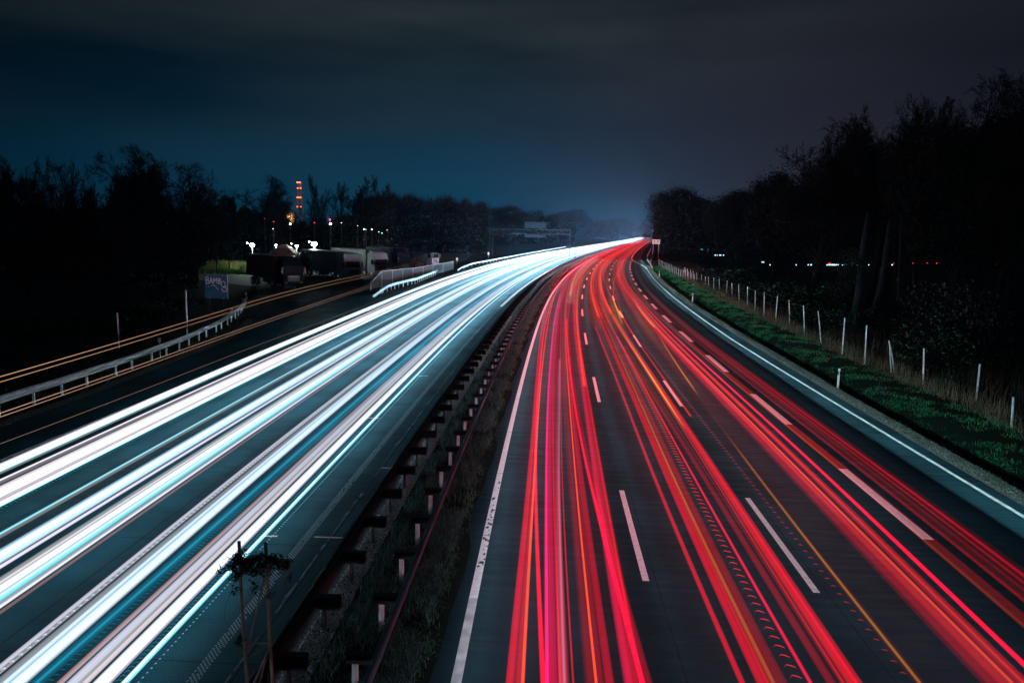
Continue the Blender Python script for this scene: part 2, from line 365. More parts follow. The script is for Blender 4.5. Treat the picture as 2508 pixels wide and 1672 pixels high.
ck = MB()
for sx, u0, u1 in ((16.6, -5.5, -5.1), (16.7, -4.2, -3.2), (22.3, -3.8, -3.1), (28.5, -6, -5.3), (37.6, -5.4, -4.9), (52, -6.5, -5.6)):   # pale chips beside the cross joints
    ck.add([P(sx, u0, Z1), P(sx + .02, u1, Z1), P(sx + .10, u1, Z1), P(sx + .06, u0, Z1)], [(0, 1, 2, 3)])
ck.build('joint_chips', M_PAINT_OLD, road_l)

# rest area pavement: one asphalt sheet left of the carriageway
pl = MB()
pts = [(-22.8, 59), (-25.4, 70), (-27.5, 82), (-31, 92), (-40, 99), (-60, 104), (-78, 112), (-78, 122), (-56, 126), (-44, 150), (-30, 200), (-22, 240), (-12.5, 236), (-12, 190), (-14, 150), (-16.2, 120), (-17.2, 100), (-17.9, 85), (-19.2, 74), (-20.8, 66)]
pl.v = [(x, y, -.012) for x, y in pts]; pl.uv = pts; pl.f = [tuple(range(len(pts) - 1, -1, -1))]
struct(pl.build('parking_lot', M_ASPH))
#PART2
# ------------------------------------------------------------------ light trails
def smooth_path(pts, s0, s1):
    ss = [s0]
    while ss[-1] < s1:
        s = ss[-1]; ss.append(s + (1.2 if s < 60 else 2.5 if s < 150 else 6 if s < 400 else 25))
    ss[-1] = s1
    xs = [p[0] for p in pts]; us = [p[1] for p in pts]
    dense = np.arange(min(s0, xs[0]) - 30, max(s1, xs[-1]) + 60, 1.0); ud = np.interp(dense, xs, us)
    # extrapolate the first slope towards the camera
    sl = (us[1] - us[0]) / (xs[1] - xs[0]) if len(xs) > 1 else 0
    ud = np.where(dense < xs[0], us[0] + sl * (dense - xs[0]) * .6, ud)
    k = np.exp(-.5 * (np.arange(-14, 15) / 5.0) ** 2); k /= k.sum()
    us2 = np.convolve(np.pad(ud, 14, mode='edge'), k, 'valid')
    return ss, [float(np.interp(s, dense, us2)) for s in ss]
TCOUNT = [0]
def trail(pts, z, strands, label, group, name='light_trail', s0=3, s1=1200, prof=((10, 1), (1000, 1)), cat='light trail', parent=None, grow_=(20, 0, 1)):
    ss, us = smooth_path(pts, s0, s1); mb = MB(); n = 8
    px_, py_ = zip(*prof)
    for (du, dz, a, b, col, st) in strands:
        b = max(b, .62 * a)
        base_ = len(mb.v)
        for s, u in zip(ss, us):
            th = HD(s); cx, cy, _ = P(s, u + du); g = float(np.interp(s, px_, py_)) * st
            # a lamp's path seen from far off is blurred by its size on the film: widen slightly with distance
            for k in range(n):
                t = 2 * math.pi * k / n; o = a * math.cos(t) * min(1 + max(0, s - grow_[0]) * grow_[1], grow_[2])
                mb.v.append((cx + o * math.cos(th), cy - o * math.sin(th), z + dz + b * math.sin(t) * min(1 + max(0, s - grow_[0]) * grow_[1], grow_[2])))
                mb.c.append((col[0] * g, col[1] * g, col[2] * g, 1))
        for i in range(len(ss) - 1):
            for k in range(n):
                j = (k + 1) % n; a_ = base_ + i * n
                mb.f.append((a_ + k, a_ + n + k, a_ + n + j, a_ + j))
    o = mb.build(name, M_TRAIL, parent, smooth=True)
    if parent is None: tag(o, label, cat, group)
    TCOUNT[0] += 1
    return o
# colours as laid down on the film (linear)
CR = (1.0, .0, .03); RD = (1.0, .004, .018); OR = (1.3, .11, .02); PK = (1.0, .0, .09); YE = (1.0, .42, .012); ROSE = (.75, .12, .2)
RP = ((6, .80), (10, 1.1), (18, 1.9), (30, 3.2), (60, 6.0), (150, 9), (500, 11))
GR = 'red tail light trails on the right carriageway'
def red(pts, strands, label, z=.75, prof=RP, s0=3, s1=1100): trail(pts, z, strands, label, GR, s0=s0, s1=s1, prof=prof, grow_=(24, .007, 2.2))
A = '; nearest the median'
red([(10, .94), (19, 1.02), (28, .93), (54, .55), (76, .30), (158, -.35)], [(0, 0, .075, .05, CR, .75), (.12, 0, .05, .04, RD, .35)], 'crimson light trail farthest left, beside the solid white edge line')
red([(10, 1.14), (19, 1.14), (28, 1.06), (54, .93), (76, .81), (158, .3)], [(0, 0, .035, .03, OR, .9), (-.05, 0, .09, .05, CR, .22)], 'thin orange light trail second from the solid white edge line')
red([(10, 1.48), (14, 1.30), (19, 1.14), (24, 1.05), (54, .72)], [(0, 0, .05, .04, (1, .0, .03), 1.3)], 'pure red light trail that slants across the magenta one near the camera', s1=80)
red([(10, 1.58), (19, 1.52), (28, 1.47), (54, 1.45), (76, 1.4), (158, .8)], [(0, 0, 0.123, .06, PK, .62), (-.06, .02, .035, .03, (1, .02, .3), .8), (.14, 0, .03, .03, CR, .6), (.2, 0, 0.098, .05, CR, .3)], 'broad magenta light trail in the middle of the left lane')
red([(10, 1.76), (19, 1.77), (28, 1.86), (54, 1.9), (76, 1.8)], [(0, 0, 0.082, .05, ROSE, .32), (.02, 0, .03, .03, (.9, .3, .5), .35)], 'pale rose translucent light trail right of the magenta one', s1=40)
red([(10, 1.92), (19, 1.88), (28, 1.95), (54, 1.9), (158, 1.0)], [(0, 0, .02, .02, RD, .6), (.3, 0, 0.098, .05, CR, .12)], 'hair thin red light trail in the left lane, right of the pale rose one')
red([(24, 1.75), (40, 1.9), (54, 1.85), (76, 1.9), (158, 1.4)], [(0, 0, 0.205, .06, CR, .55), (.3, 0, 0.082, .05, PK, .5)], 'wide crimson light band filling the left lane in the distance', s0=30, prof=((30, .3), (36, .9), (60, 1.2), (200, 1.6), (500, 2.2)))
red([(10, 2.27), (19, 2.28), (28, 2.30), (54, 2.21), (76, 2.1), (158, 1.5)], [(0, 0, .028, .028, OR, .95), (.06, 0, .07, .04, CR, .25)], 'thin orange light trail left of the dashed line nearest the median')
red([(10, 2.48), (19, 2.45), (28, 2.40), (54, 2.35), (76, 2.5)], [(0, 0, .08, .04, CR, .42), (-.3, 0, 0.098, .04, CR, .10)], 'dim red light trail right beside the thin orange one in the left lane', s1=140)
red([(10, 3.02), (14, 2.85), (19, 2.66), (28, 2.48), (40, 2.4), (54, 2.3)], [(0, 0, .05, .04, (1, 0, .035), 1.25), (.08, 0, 0.082, .05, CR, .25)], 'bright red light trail slanting through the left lane towards its dashed line', s1=60)
red([(10, 2.86), (19, 2.93), (28, 3.02), (54, 3.0), (76, 2.95), (158, 2.3)], [(0, 0, 0.164, .06, CR, .50), (-.10, 0, .08, .04, PK, .35), (.10, 0, .03, .03, RD, .5)], 'wide soft crimson light trail on the right side of the left lane')
red([(32, 3.0), (54, 3.1), (76, 3.2), (158, 2.9)], [(0, 0, .06, .04, OR, .85), (.09, 0, .03, .03, CR, .8)], 'orange light trail beside the dashed line that starts well away from the camera', s0=33)
red([(70, 2.5), (120, 2.1), (200, 1.6), (300, 1.4)], [(0, 0, .11, .05, (1, .35, .2), 1.3)], 'pale orange brake light streak in the left lane on the bend', s0=82, s1=230, z=.8)
# middle lane
red([(10, 4.55), (19, 4.50), (28, 4.60), (40, 4.58), (54, 4.45), (70, 4.2)], [(0, 0, .055, .04, CR, .62)], 'thin red light trail farthest left in the middle lane', s1=55)
red([(10, 4.85), (19, 4.88), (28, 5.0), (54, 5.0), (76, 4.75), (158, 4.55)], [(0, 0, .09, .05, CR, .6), (.10, 0, .03, .03, RD, .6)], 'red light trail just left of the bright orange one in the middle lane')
red([(10, 5.03), (19, 5.04), (28, 5.20), (54, 5.28), (76, 5.0), (158, 5.0)], [(0, 0, .045, .035, (1, .16, .02), 1.5), (.12, 0, 0.115, .05, RD, .70)], 'bright orange light trail in the middle lane with a broad red halo', prof=((6, .22), (10, .28), (15, .5), (22, .9), (40, 1.3), (150, 1.5), (500, 2.4)))
red([(10, 5.62), (19, 5.68), (28, 5.72), (40, 5.75), (54, 5.65), (76, 5.4)], [(0, 0, .035, .03, (1, 0, .05), .85)], 'single thin red light trail in the centre of the middle lane', s1=110)
red([(10, 5.95), (19, 6.0), (28, 5.95), (36, 5.82), (44, 5.78)], [(0, 0, 0.082, .04, CR, .20), (.16, 0, .03, .02, RD, .15)], 'very dim red light band right of the single thin red trail', s1=46)
red([(10, 6.28), (19, 6.38), (28, 6.42), (40, 6.38), (54, 6.25), (76, 6.0), (158, 5.6)], [(0, 0, 0.098, .05, RD, .62), (.10, 0, .07, .04, CR, .45), (-.14, 0, .025, .03, RD, .5)], 'wide red light trail on the right side of the middle lane')
red([(26, 6.36), (40, 6.34), (60, 6.12), (76, 6.0), (158, 5.3)], [(0, 0, .05, .04, (1, .40, .02), 1.6)], 'glowing yellow-orange light trail on the right side of the middle lane', s0=26, prof=((26, .1), (31, 2.0), (36, 2.6), (48, 1.8), (58, .8), (80, .8), (200, .8), (500, 1)))
red([(34, 6.9), (44, 6.9), (54, 6.85), (76, 6.9), (110, 6.6), (158, 6.0)], [(0, 0, .05, .035, RD, .7)], 'thin red light trail hugging the second dashed line', s0=28)
red([(60, 6.6), (72, 6.85), (86, 7.2), (110, 7.9), (140, 9.0), (170, 9.6)], [(0, 0, .045, .03, OR, .8)], 'thin orange light trail crossing the second dashed line on the bend', s0=58, s1=400)
red([(54, 6.9), (66, 7.0), (76, 7.35), (100, 7.3), (158, 6.4)], [(0, 0, .04, .03, RD, .7)], 'thin red light trail crossing the dashed lane line on the bend', s0=50, s1=500)
red([(62, 6.75), (70, 6.85), (86, 7.0)], [(0, 0, .07, .04, (1, .46, .01), 2.4)], 'short yellow blinker streak beside the second dashed line', s0=62, s1=84, prof=((60, .1), (64, 3), (78, 3), (86, .1)))
red([(60, .9), (90, .6), (158, .2), (300, .1)], [(0, 0, 0.131, .06, RD, .6), (.3, 0, .06, .05, (1, .10, .02), .9)], 'red and orange light band hugging the median on the far bend', s0=80, prof=((80, .1), (100, 1.5), (300, 2.6), (1000, 3.4)))
red([(70, 8.4), (110, 8.1), (158, 7.7), (300, 7.4)], [(0, 0, 0.148, .06, RD, .6), (.3, 0, .07, .05, (1, .12, .02), .9)], 'red and orange light band left of the right lane on the far bend', s0=90, prof=((90, .1), (115, 1.5), (300, 2.6), (1000, 3.4)))
red([(70, 9.9), (110, 9.7), (158, 9.4), (300, 9.2)], [(0, 0, .10, .06, (1, .14, .02), 1.0)], 'strong orange light line inside the right lane on the far bend', s0=60, prof=((60, .2), (80, 1.5), (300, 2.4), (1000, 3)))
red([(90, 3.2), (120, 3.4), (160, 4.3), (200, 5.0)], [(0, 0, .05, .04, (1, .5, .05), 1.3)], 'row of yellow blinker streaks on the far bend', s0=104, s1=190, prof=((104, .1), (108, 2), (116, 2), (119, .05), (126, .05), (128, 2), (138, 2), (141, .05), (150, .05), (153, 2), (166, 2), (170, .05), (178, 2), (190, 1)))
red([(70, 5.1), (100, 4.9), (158, 4.6), (220, 4.5)], [(0, 0, 0.180, .06, RD, .6), (-.2, 0, .07, .04, OR, .8)], 'broad red and orange light band at the left of the middle lane on the bend', s0=62)
red([(76, 6.0), (110, 5.9), (158, 5.6), (220, 5.6)], [(0, 0, 0.164, .06, RD, .6), (.12, 0, .07, .04, OR, .8)], 'broad red and orange light band at the right of the middle lane on the bend', s0=66)
# right lane
red([(10, 7.35), (16, 7.45), (22, 7.62), (30, 7.82), (36, 8.02), (44, 8.3), (54, 8.72), (76, 8.95)], [(0, 0, .028, .03, YE, .6), (.0, 0, .09, .04, RD, .10)], 'single yellow light trail standing alone between the middle and right lanes', s1=52, prof=((6, .35), (10, .45), (16, .8), (22, .9), (26, .12), (32, .12), (35, 4.5), (48, 4.0), (52, .5)))
red([(10, 8.55), (17, 8.68), (28, 8.78), (54, 8.75), (76, 8.85), (158, 8.6)], [(0, 0, 0.115, .05, CR, .38), (-.14, 0, .08, .04, CR, .14), (.12, 0, .05, .04, RD, .5)], 'soft crimson light trail on the left edge of the right lane', prof=((6, .35), (10, .55), (16, .85), (24, 1.8), (35, 3.2), (60, 6), (150, 9), (500, 11)))
red([(10, 8.80), (17, 8.92), (28, 9.0), (54, 8.95), (76, 9.1), (158, 8.8)], [(0, 0, 0.107, .05, (1, .03, .035), .62), (.05, 0, .025, .03, OR, .6)], 'orange tinted broad light trail in the right lane', prof=((6, .35), (10, .55), (16, .85), (24, 1.8), (35, 3.2), (60, 6), (150, 9), (500, 11)))
red([(10, 9.02), (17, 9.22), (28, 9.35), (54, 9.3), (76, 9.45), (158, 9.2)], [(0, 0, 0.115, .05, CR, .62), (.0, 0, .02, .03, OR, .35)], 'wide crimson light trail in the middle of the right lane', prof=((6, .35), (10, .55), (16, .85), (24, 1.8), (35, 3.2), (60, 6), (150, 9), (500, 11)))
red([(10, 9.33), (17, 9.62), (28, 9.74), (54, 9.66), (76, 9.7), (158, 9.6)], [(0, 0, .06, .04, (1, 0, .04), 1.0)], 'bright red light trail on the right edge of the right lane bundle')
red([(40, 9.0), (54, 8.85), (60, 8.8), (76, 9.0)], [(0, 0, .045, .04, (1, .42, .015), 1.8)], 'yellow streak inside the right lane light bundle', s0=56, s1=76, prof=((54, .1), (58, 3), (70, 3), (78, .1)))
red([(10, 10.2), (17, 10.45), (28, 10.35), (54, 10.15), (76, 10.25), (158, 9.8)], [(0, 0, .10, .05, (1, .035, .015), .55), (-.10, 0, .03, .04, OR, .7), (.14, 0, .04, .04, RD, .6)], 'broad orange-red light trail left of the thick lane blocks', prof=((6, .05), (10, .10), (17, .25), (24, .7), (40, 1.1), (150, 1.5), (500, 2.4)))
red([(10, 10.7), (17, 10.95), (28, 10.95), (54, 10.75), (90, 10.7), (158, 10.3)], [(0, 0, .04, .04, RD, .6), (.12, 0, 0.082, .04, CR, .14), (.26, 0, .025, .04, RD, .35), (.36, 0, 0.098, .04, CR, .10)], 'dark red light band lying over the thick lane blocks', prof=((6, .22), (17, .4), (28, .8), (60, 1.1), (500, 1.8)))
red([(10, 11.35), (17, 11.62), (28, 11.60), (54, 11.45), (97, 11.7)], [(0, 0, .035, .04, (1, 0, .03), .9), (-.14, 0, .09, .04, CR, .16), (-.2, 0, .02, .03, RD, .5), (.12, 0, .08, .04, CR, .08)], 'red light trail farthest right, just beyond the thick lane blocks', s1=97, prof=((6, .15), (12, .3), (20, .6), (34, 1), (97, 1.2)))
red([(20, 11.35), (54, 11.2), (97, 11.45)], [(0, 0, .05, .04, CR, .7), (.42, 0, .03, .03, RD, .5)], 'pair of thin red light lines ending abruptly on the bend beside the lane blocks', s0=24, s1=95, prof=((24, .1), (40, .9), (95, 1.2)))
# flickering LED lamps leave rows of small hooks
def comb(pts, z, du, w_, dd, step, col, st, label, s0, s1, fade, grp=GR, hook=.5, name='flicker_trail', rad_=.009):
    ss, us = smooth_path(pts, s0, s1); mb = MB(); s = s0; pts_ = []; gs_ = []
    while s < s1:
        u = float(np.interp(s, ss, us)) + du; g = st * float(np.interp(s, [p[0] for p in fade], [p[1] for p in fade]))
        pl_ = [(u - w_, s), (u - w_ * .3, s + dd), (u + w_ * .45, s + dd * .7), (u + w_, s + dd * (.7 - hook))]
        pts_ += [(q, 1) if 0 < i_ < 3 else (q, .6) for i_, q in enumerate(pl_)]; pts_ += [((u + w_ * .98, s + dd * (.7 - hook) + .01), 0), ((u - w_ * .98, s + step - .012), 0)]; gs_ += [g] * 6; s += step
    r = rad_; 
    for (q, f), g in zip(pts_, gs_):
        x, y, _ = P(q[1], q[0]); mb.v += [(x, y - r, z), (x, y, z + r), (x, y + r, z), (x, y, z - r)]; mb.c += [(col[0] * g * f, col[1] * g * f, col[2] * g * f, 1)] * 4
    for i in range(len(pts_) - 1):
        for k in range(4): mb.f.append((i * 4 + k, i * 4 + (k + 1) % 4, i * 4 + 4 + (k + 1) % 4, i * 4 + 4 + k))
    o = mb.build(name, M_TRAIL, None, smooth=True); tag(o, label, 'light trail', grp)
comb([(10, 5.03), (19, 5.04), (28, 5.20), (54, 5.28)], .75, .40, .10, .10, .30, (1, .012, .02), .8, 'row of small red hook marks right of the bright orange trail in the middle lane', 8, 50, ((8, .7), (20, .8), (35, 1), (50, .6)))
comb([(10, 7.1), (19, 7.1), (28, 7.1), (54, 6.95)], .75, .12, .06, .05, .34, (1, .012, .03), .4, 'row of small red hook marks along the second dashed line', 9, 48, ((9, .5), (20, .9), (48, .9)))

WH = (1.05, 1.12, 1.25); LV = (.95, .92, 1.12); CY = (.28, .95, 1.15); GY = (.62, .66, .66); BL = (.60, .95, 1.3); PN = (1.05, .85, .92); TE = (.0, .12, .20); BR = (.42, .20, .17)
WP = ((6, .75), (12, 1.05), (25, 1.8), (50, 3.4), (120, 7), (400, 12), (1500, 18))
GW = 'white headlight trails on the left carriageway'
def dr(pts):
    # the left carriageway swings away slightly on the bend
    q = list(pts); s_, u_ = q[-1]
    for s2, f in ((100, .45), (150, .8), (220, 1.0), (320, .7), (500, .2), (900, 0)):
        if s2 > s_ + 15: q.append((s2, u_ + (pts[0][1] - u_) * 0 - 2.2 * f * max(0, (-u_ - 5.2)) / 9))
    return q
def white(pts, strands, label, z=.65, prof=WP, s0=3, s1=1500, ext=True): trail(dr(pts) if ext else pts, z, strands, label, GW, s0=s0, s1=s1, prof=prof, grow_=(16, .009, 2.2))
white([(19, -13.72), (32, -14.05), (61, -14.5)], [(0, 0, .13, .05, WH, .8), (-.2, 0, .06, .04, LV, .5), (.16, 0, .04, .04, CY, .9), (.28, 0, .07, .03, GY, .25)], 'white light trail farthest left of the bundle, with a cyan rim')
white([(18, -13.02), (30, -13.2), (61, -13.7)], [(0, 0, .02, .03, PN, .8), (.14, 0, .07, .03, GY, .2)], 'hair thin pinkish white light trail beside the leftmost broad one')
white([(17, -12.62), (29, -12.85), (61, -13.4)], [(0, 0, .05, .04, PN, .55), (.09, 0, .03, .03, LV, .5)], 'greyish pink light trail left of the brightest left lane trail')
white([(17, -12.30), (29, -12.50), (61, -13.0)], [(-.12, 0, .035, .04, WH, 1.0), (-.18, 0, .02, .03, LV, .5), (.02, 0, .095, .05, WH, 1.15), (.17, 0, .035, .03, LV, .6)], 'brightest broad white light trail in the left lane')
white([(16, -11.84), (28, -12.06), (61, -12.5)], [(.02, 0, .085, .05, WH, 1.0), (-.16, 0, .05, .03, PN, .5), (.13, 0, .02, .03, CY, .8)], 'white light trail on the right of the left lane, above the dotted cyan row')
white([(14.5, -10.56), (25, -10.72), (40, -11.0), (62, -11.3)], [(0, 0, .025, .03, CY, 1.0), (.09, 0, .08, .04, GY, .35)], 'thin cyan light trail alone between the left and middle lanes', prof=((6, .5), (14, .8), (25, 1.2), (60, 2.4), (120, 4), (500, 6)))
white([(13.5, -9.76), (23, -9.86), (62, -10.3)], [(0, 0, 0.195, .05, BL, .85), (-.04, 0, 0.091, .04, WH, .5), (.16, 0, .07, .03, (.5, .55, .45), .4)], 'broad bluish white light trail on the left of the middle lane')
white([(13, -9.42), (22, -9.45), (62, -9.95)], [(0, 0, .05, .04, LV, .8)], 'thin lavender light trail right of the broad bluish one')
white([(12.4, -9.0), (21.5, -9.12), (62, -9.65)], [(0, 0, .09, .04, GY, .45), (.06, 0, .03, .03, PN, .5)], 'grey light trail between two white ones in the middle lane')
white([(12, -8.70), (20.5, -8.80), (63, -9.3)], [(-.07, 0, .10, .05, WH, 1.1), (.17, 0, .09, .05, CY, .9), (.10, 0, .04, .04, LV, .5)], 'brightest white light trail in the middle lane')
white([(11.5, -8.30), (19.5, -8.36), (63, -8.9)], [(0, 0, .035, .03, LV, .9), (-.08, 0, .04, .03, GY, .5)], 'lavender light trail on the right edge of the middle lane')
white([(11.3, -8.16), (19.3, -8.2), (63, -8.72)], [(0, 0, .04, .03, BR, .45)], 'faint brown light line on the right edge of the middle lane', s1=120)
white([(9.7, -6.98), (17.5, -7.16), (62, -7.62)], [(0, 0, .05, .04, LV, .62), (.10, 0, 0.026, .03, WH, .3)], 'thin grey lilac light trail farthest left in the lane nearest the median')
white([(9.4, -6.50), (16, -6.66), (60, -7.15)], [(-.12, 0, .025, .04, GY, .6), (0, 0, .16, .05, BL, .62), (.08, 0, 0.117, .05, WH, .65), (-.2, 0, 0.091, .04, WH, .25)], 'broad pale blue light trail in the lane nearest the median')
white([(9.4, -6.18), (15.5, -6.16), (54, -6.45)], [(0, 0, .11, .04, TE, .9), (0, 0, .025, .03, (.02, .40, .6), .5)], 'dim teal light trail between two white ones in the lane nearest the median', prof=((6, .6), (12, .9), (25, 2.0), (50, 4), (120, 7)))
white([(9.4, -5.86), (15.3, -5.82), (54, -6.12)], [(0, 0, .025, .03, BR, .9), (.05, 0, .02, .03, PN, .4)], 'thin reddish brown light line in the lane nearest the median', s1=200)
white([(9.4, -5.66), (15, -5.64), (52, -5.92)], [(0, 0, .08, .04, LV, .75), (.09, 0, .03, .03, GY, .5)], 'lilac white light trail right of the thin reddish brown line')
white([(9.45, -5.46), (15, -5.44), (50, -5.7)], [(0, 0, .05, .04, PN, .75), (-.06, 0, .03, .03, GY, .4)], 'pinkish light trail left of the brightest one beside the median')
white([(9.5, -5.24), (15.4, -5.22), (49, -5.42)], [(0, 0, .11, .05, WH, 1.25), (.10, 0, .06, .05, LV, .6)], 'brightest broad white light trail beside the median')
white([(9.5, -4.88), (15.4, -4.84), (30, -4.86), (48, -4.95)], [(0, 0, .05, .04, CY, 1.1), (-.03, 0, 0.033, .03, WH, .8)], 'cyan white light trail nearest the median, frayed with small spikes')
for k, (u0, c_) in enumerate(((-14.9, LV), (-12.1, WH), (-9.9, WH), (-7.6, WH))):
    white([(90, u0 + .3), (140, u0)], [(0, 0, .2, .06, c_, .6), (.5, 0, .15, .05, WH, .6)], 'distant white light band in the %s' % ('merging lane at the far left', 'left lane beyond the bend', 'middle lane beyond the bend', 'lane nearest the median beyond the bend')[k], s0=85, prof=((85, .05), (110, 1.2), (300, 3.5), (1500, 6)))
for k, u0 in enumerate((-15.2, -13.9, -12.4, -11.0, -9.3, -8.0, -6.4, -5.3)):
    white([(90, u0 + .3), (150, u0)], [(0, 0, .40, .10, WH, .75)], 'far white glow band, %s from the outer guardrail on the bend' % ('first', 'second', 'third', 'fourth', 'fifth', 'sixth', 'seventh', 'eighth')[k], s0=78 + 7 * (k % 3), prof=((78, .02), (105, .35), (150, 1.1), (300, 3), (1500, 12)), ext=False)
comb([(9.5, -4.88), (15.4, -4.84), (30, -4.86), (48, -4.95)], .60, .15, .014, .035, .13, (.25, .8, 1.0), .6, 'row of small cyan flicker marks beside the median side trail', 7, 44, ((7, .8), (20, 1.1), (44, 1)), grp=GW)
comb([(9.5, -4.88), (15.4, -4.84), (30, -4.86), (48, -4.95)], .66, -.11, .05, .06, .12, (.03, .55, .8), .25, 'row of fine cyan spikes left of the median side trail', 7, 44, ((7, .8), (44, .9)), grp=GW, hook=.2)
comb([(16, -11.84), (28, -12.06), (61, -12.5)], .62, .22, .04, .03, .16, (.08, .6, .7), .35, 'row of cyan flicker marks below the left lane trails', 10, 44, ((10, .8), (44, .8)), grp=GW)
comb([(9.4, -6.18), (15.5, -6.16), (54, -6.45)], .62, .14, .045, .025, .14, (.0, .3, .45), .4, 'row of teal flicker marks right of the dim teal trail', 7, 44, ((7, .6), (25, 1), (44, 1.5)), grp=GW, hook=.1)
comb([(9.7, -6.98), (17.5, -7.16), (62, -7.62)], .70, .15, .03, .06, .2, (.8, .95, 1.1), .6, 'row of pale flicker marks between the lilac and the broad pale blue trails', 7, 40, ((7, .9), (40, .8)), grp=GW)
# marker lamps of lorries, amber, high above the left lane
def world_trail(px, z, rad, col, st, label, z_fn=None, pr=None):
    pts = [SU(*onz(x, y, z)[:2]) for x, y in px]; pts = sorted(pts)
    trail(pts, z, [(0, 0, rad, rad, col, st)], label, 'amber lorry marker light trails on the left', s0=max(3, pts[0][0] - 8), s1=pts[-1][0], prof=pr or ((10, .55), (40, .9), (120, .8), (220, .35)))
AM = (1.0, .55, .30); AM2 = (1.0, .58, .42)
top = [(0, 924), (155, 878.5), (322.6, 829), (459, 788), (560, 757), (650, 727), (760, 700), (907, 669), (1000, 647), (1120, 624), (1216, 607), (1262, 602)]
world_trail(top, 3.5, .015, AM, 1.1, 'upper line of the higher amber light pair crossing behind the guardrail')
world_trail([(x, y + 13 - x * .0068) for x, y in top], 3.5, .013, AM, 1.0, 'lower line of the higher amber light pair crossing behind the guardrail')
low = [(290, 913), (390, 878), (521, 829), (630, 792), (720, 760), (820, 728), (909, 697), (1030, 664), (1120, 640), (1205, 622), (1310, 604)]
world_trail(low, 2.6, .013, AM2, 1.0, 'upper line of the lower amber light pair beside the guardrail')
world_trail([(x, y + 9 - x * .0045) for x, y in low], 2.6, .011, AM2, .9, 'lower line of the lower amber light pair beside the guardrail')
world_trail([(0, 1087), (75, 1060), (337, 961), (500, 896), (636, 842), (840, 770), (960, 722), (1110, 668), (1220, 645)], .75, .010, AM2, .75, 'hair thin amber light line left of the white bundle', pr=((10, .22), (30, .5), (60, 1.0), (160, .9)))

RB = 12.0
# added spots standing for headlamps of departing cars; they light what faces the camera
def head(s, u, e, spot=64, blend=1.0, z=.75, col=(.62, .84, 1.0), back=False, size=.12, pitch=-.035, yaw=0.0):
    ld = bpy.data.lights.new('headlamp_stand_in', 'SPOT'); ld.energy = e; ld.spot_size = R(spot); ld.spot_blend = blend; ld.color = col; ld.shadow_soft_size = size
    o = bpy.data.objects.new('headlamp_stand_in', ld); sc.collection.objects.link(o); o.location = P(s, u, z)
    th = HD(s) + yaw; d = Vector((math.sin(th), math.cos(th), pitch))
    if back: d = Vector((-d.x, -d.y, d.z))
    o.rotation_euler = d.to_track_quat('-Z', 'Y').to_euler(); return o
for k in range(20):
    s = -30 + k * 11
    head(s, 9.6, 3000, spot=38, yaw=.12, pitch=.13, col=(.5, .85, 1.0)); 
    if k % 2 == 0: head(s, 5.6, 900, spot=34, yaw=.03, pitch=.13); head(s + 4, 1.6, 1600, spot=36, yaw=-.08, pitch=.12)
# added area strips at headlamp height, evenly spaced to brighten road and markings
def beam(s0, s1, u, e, col, side=0, z=.68, wd=.16):
    a = P(s0, u); b = P(s1, u); ld = bpy.data.lights.new('fill_strip', 'AREA'); ld.shape = 'RECTANGLE'; ld.size = wd; ld.size_y = math.dist(a, b); ld.energy = e * ld.size_y / 10; ld.color = col
    o = bpy.data.objects.new('fill_strip', ld); sc.collection.objects.link(o); o.location = ((a[0] + b[0]) / 2, (a[1] + b[1]) / 2, z); th = math.atan2(b[0] - a[0], b[1] - a[1])
    o.rotation_euler = (Matrix.Rotation(-th, 4, 'Z') @ Matrix.Rotation(-R(side), 4, 'Y')).to_euler()
for s0, s1 in ((-14, 10), (10, 34), (34, 58), (58, 88), (88, 124), (124, 170), (170, 230)):
    for k in range(12): beam(s0, s1, .15 + k * .98, RB * (1.9 if k == 0 else 1.3 if k == 1 else .85), (.55, .84, 1.0))
    beam(s0, s1, 12.5, RB * .55, (.50, .84, 1.0)); beam(s0, s1, 13.6, RB * .4, (.50, .84, 1.0))  # added fill strips over the dark merging lane
    beam(s0, s1, 13.9, RB * 17, (.55, .95, 1.0), side=90)  # added sideways strip, much stronger, to brighten the verge grass
#PART3
# ------------------------------------------------------------------ barriers
def sweep(mb, path, prof, closed=True):
    """prof = list of (sideways offset to the right of travel, height)"""
    n = len(prof); base_ = len(mb.v)
    for i, p in enumerate(path):
        a = Vector(path[max(i - 1, 0)][:2]); b = Vector(path[min(i + 1, len(path) - 1)][:2]); d = (b - a).normalized(); r = Vector((d.y, -d.x))
        z0 = p[2] if len(p) > 2 else 0
        for o, z in prof: mb.v.append((p[0] + r.x * o, p[1] + r.y * o, z0 + z))
    for i in range(len(path) - 1):
        for k in range(n if closed else n - 1):
            j = (k + 1) % n; mb.f.append((base_ + i * n + k, base_ + i * n + j, base_ + (i + 1) * n + j, base_ + (i + 1) * n + k))
    if closed: mb.f += [tuple(base_ + k for k in range(n)), tuple(base_ + (len(path) - 1) * n + k for k in range(n - 1, -1, -1))]
def wprof(zc, side=1, h=.31, d=.08, t=.006):
    f = [(0, -.5), (.18, -.46), (1, -.30), (1, -.16), (.12, -.03), (.12, .03), (1, .16), (1, .30), (.18, .46), (0, .5)]
    a = [(side * d * x, zc + h * z) for x, z in f]; b = [(side * (d * x - t), zc + h * z) for x, z in reversed(f)]
    return a + b
def sigma(mb, x, y, z0, z1, rz, w=.10, d=.055, t=.006):
    m = Matrix.Translation((x, y, 0)) @ Matrix.Rotation(rz, 4, 'Z')
    for bx in (((0, 0), (t, w * .5)), ((d / 2, w * .25), (d, t)), ((d / 2, -w * .25), (d, t)), ((d, w * .34), (t, w * .22)), ((d, -w * .34), (t, w * .22))):
        mb.box((bx[0][0], bx[0][1], (z0 + z1) / 2), (max(bx[1][0], t), max(bx[1][1], t), z1 - z0), m=m)
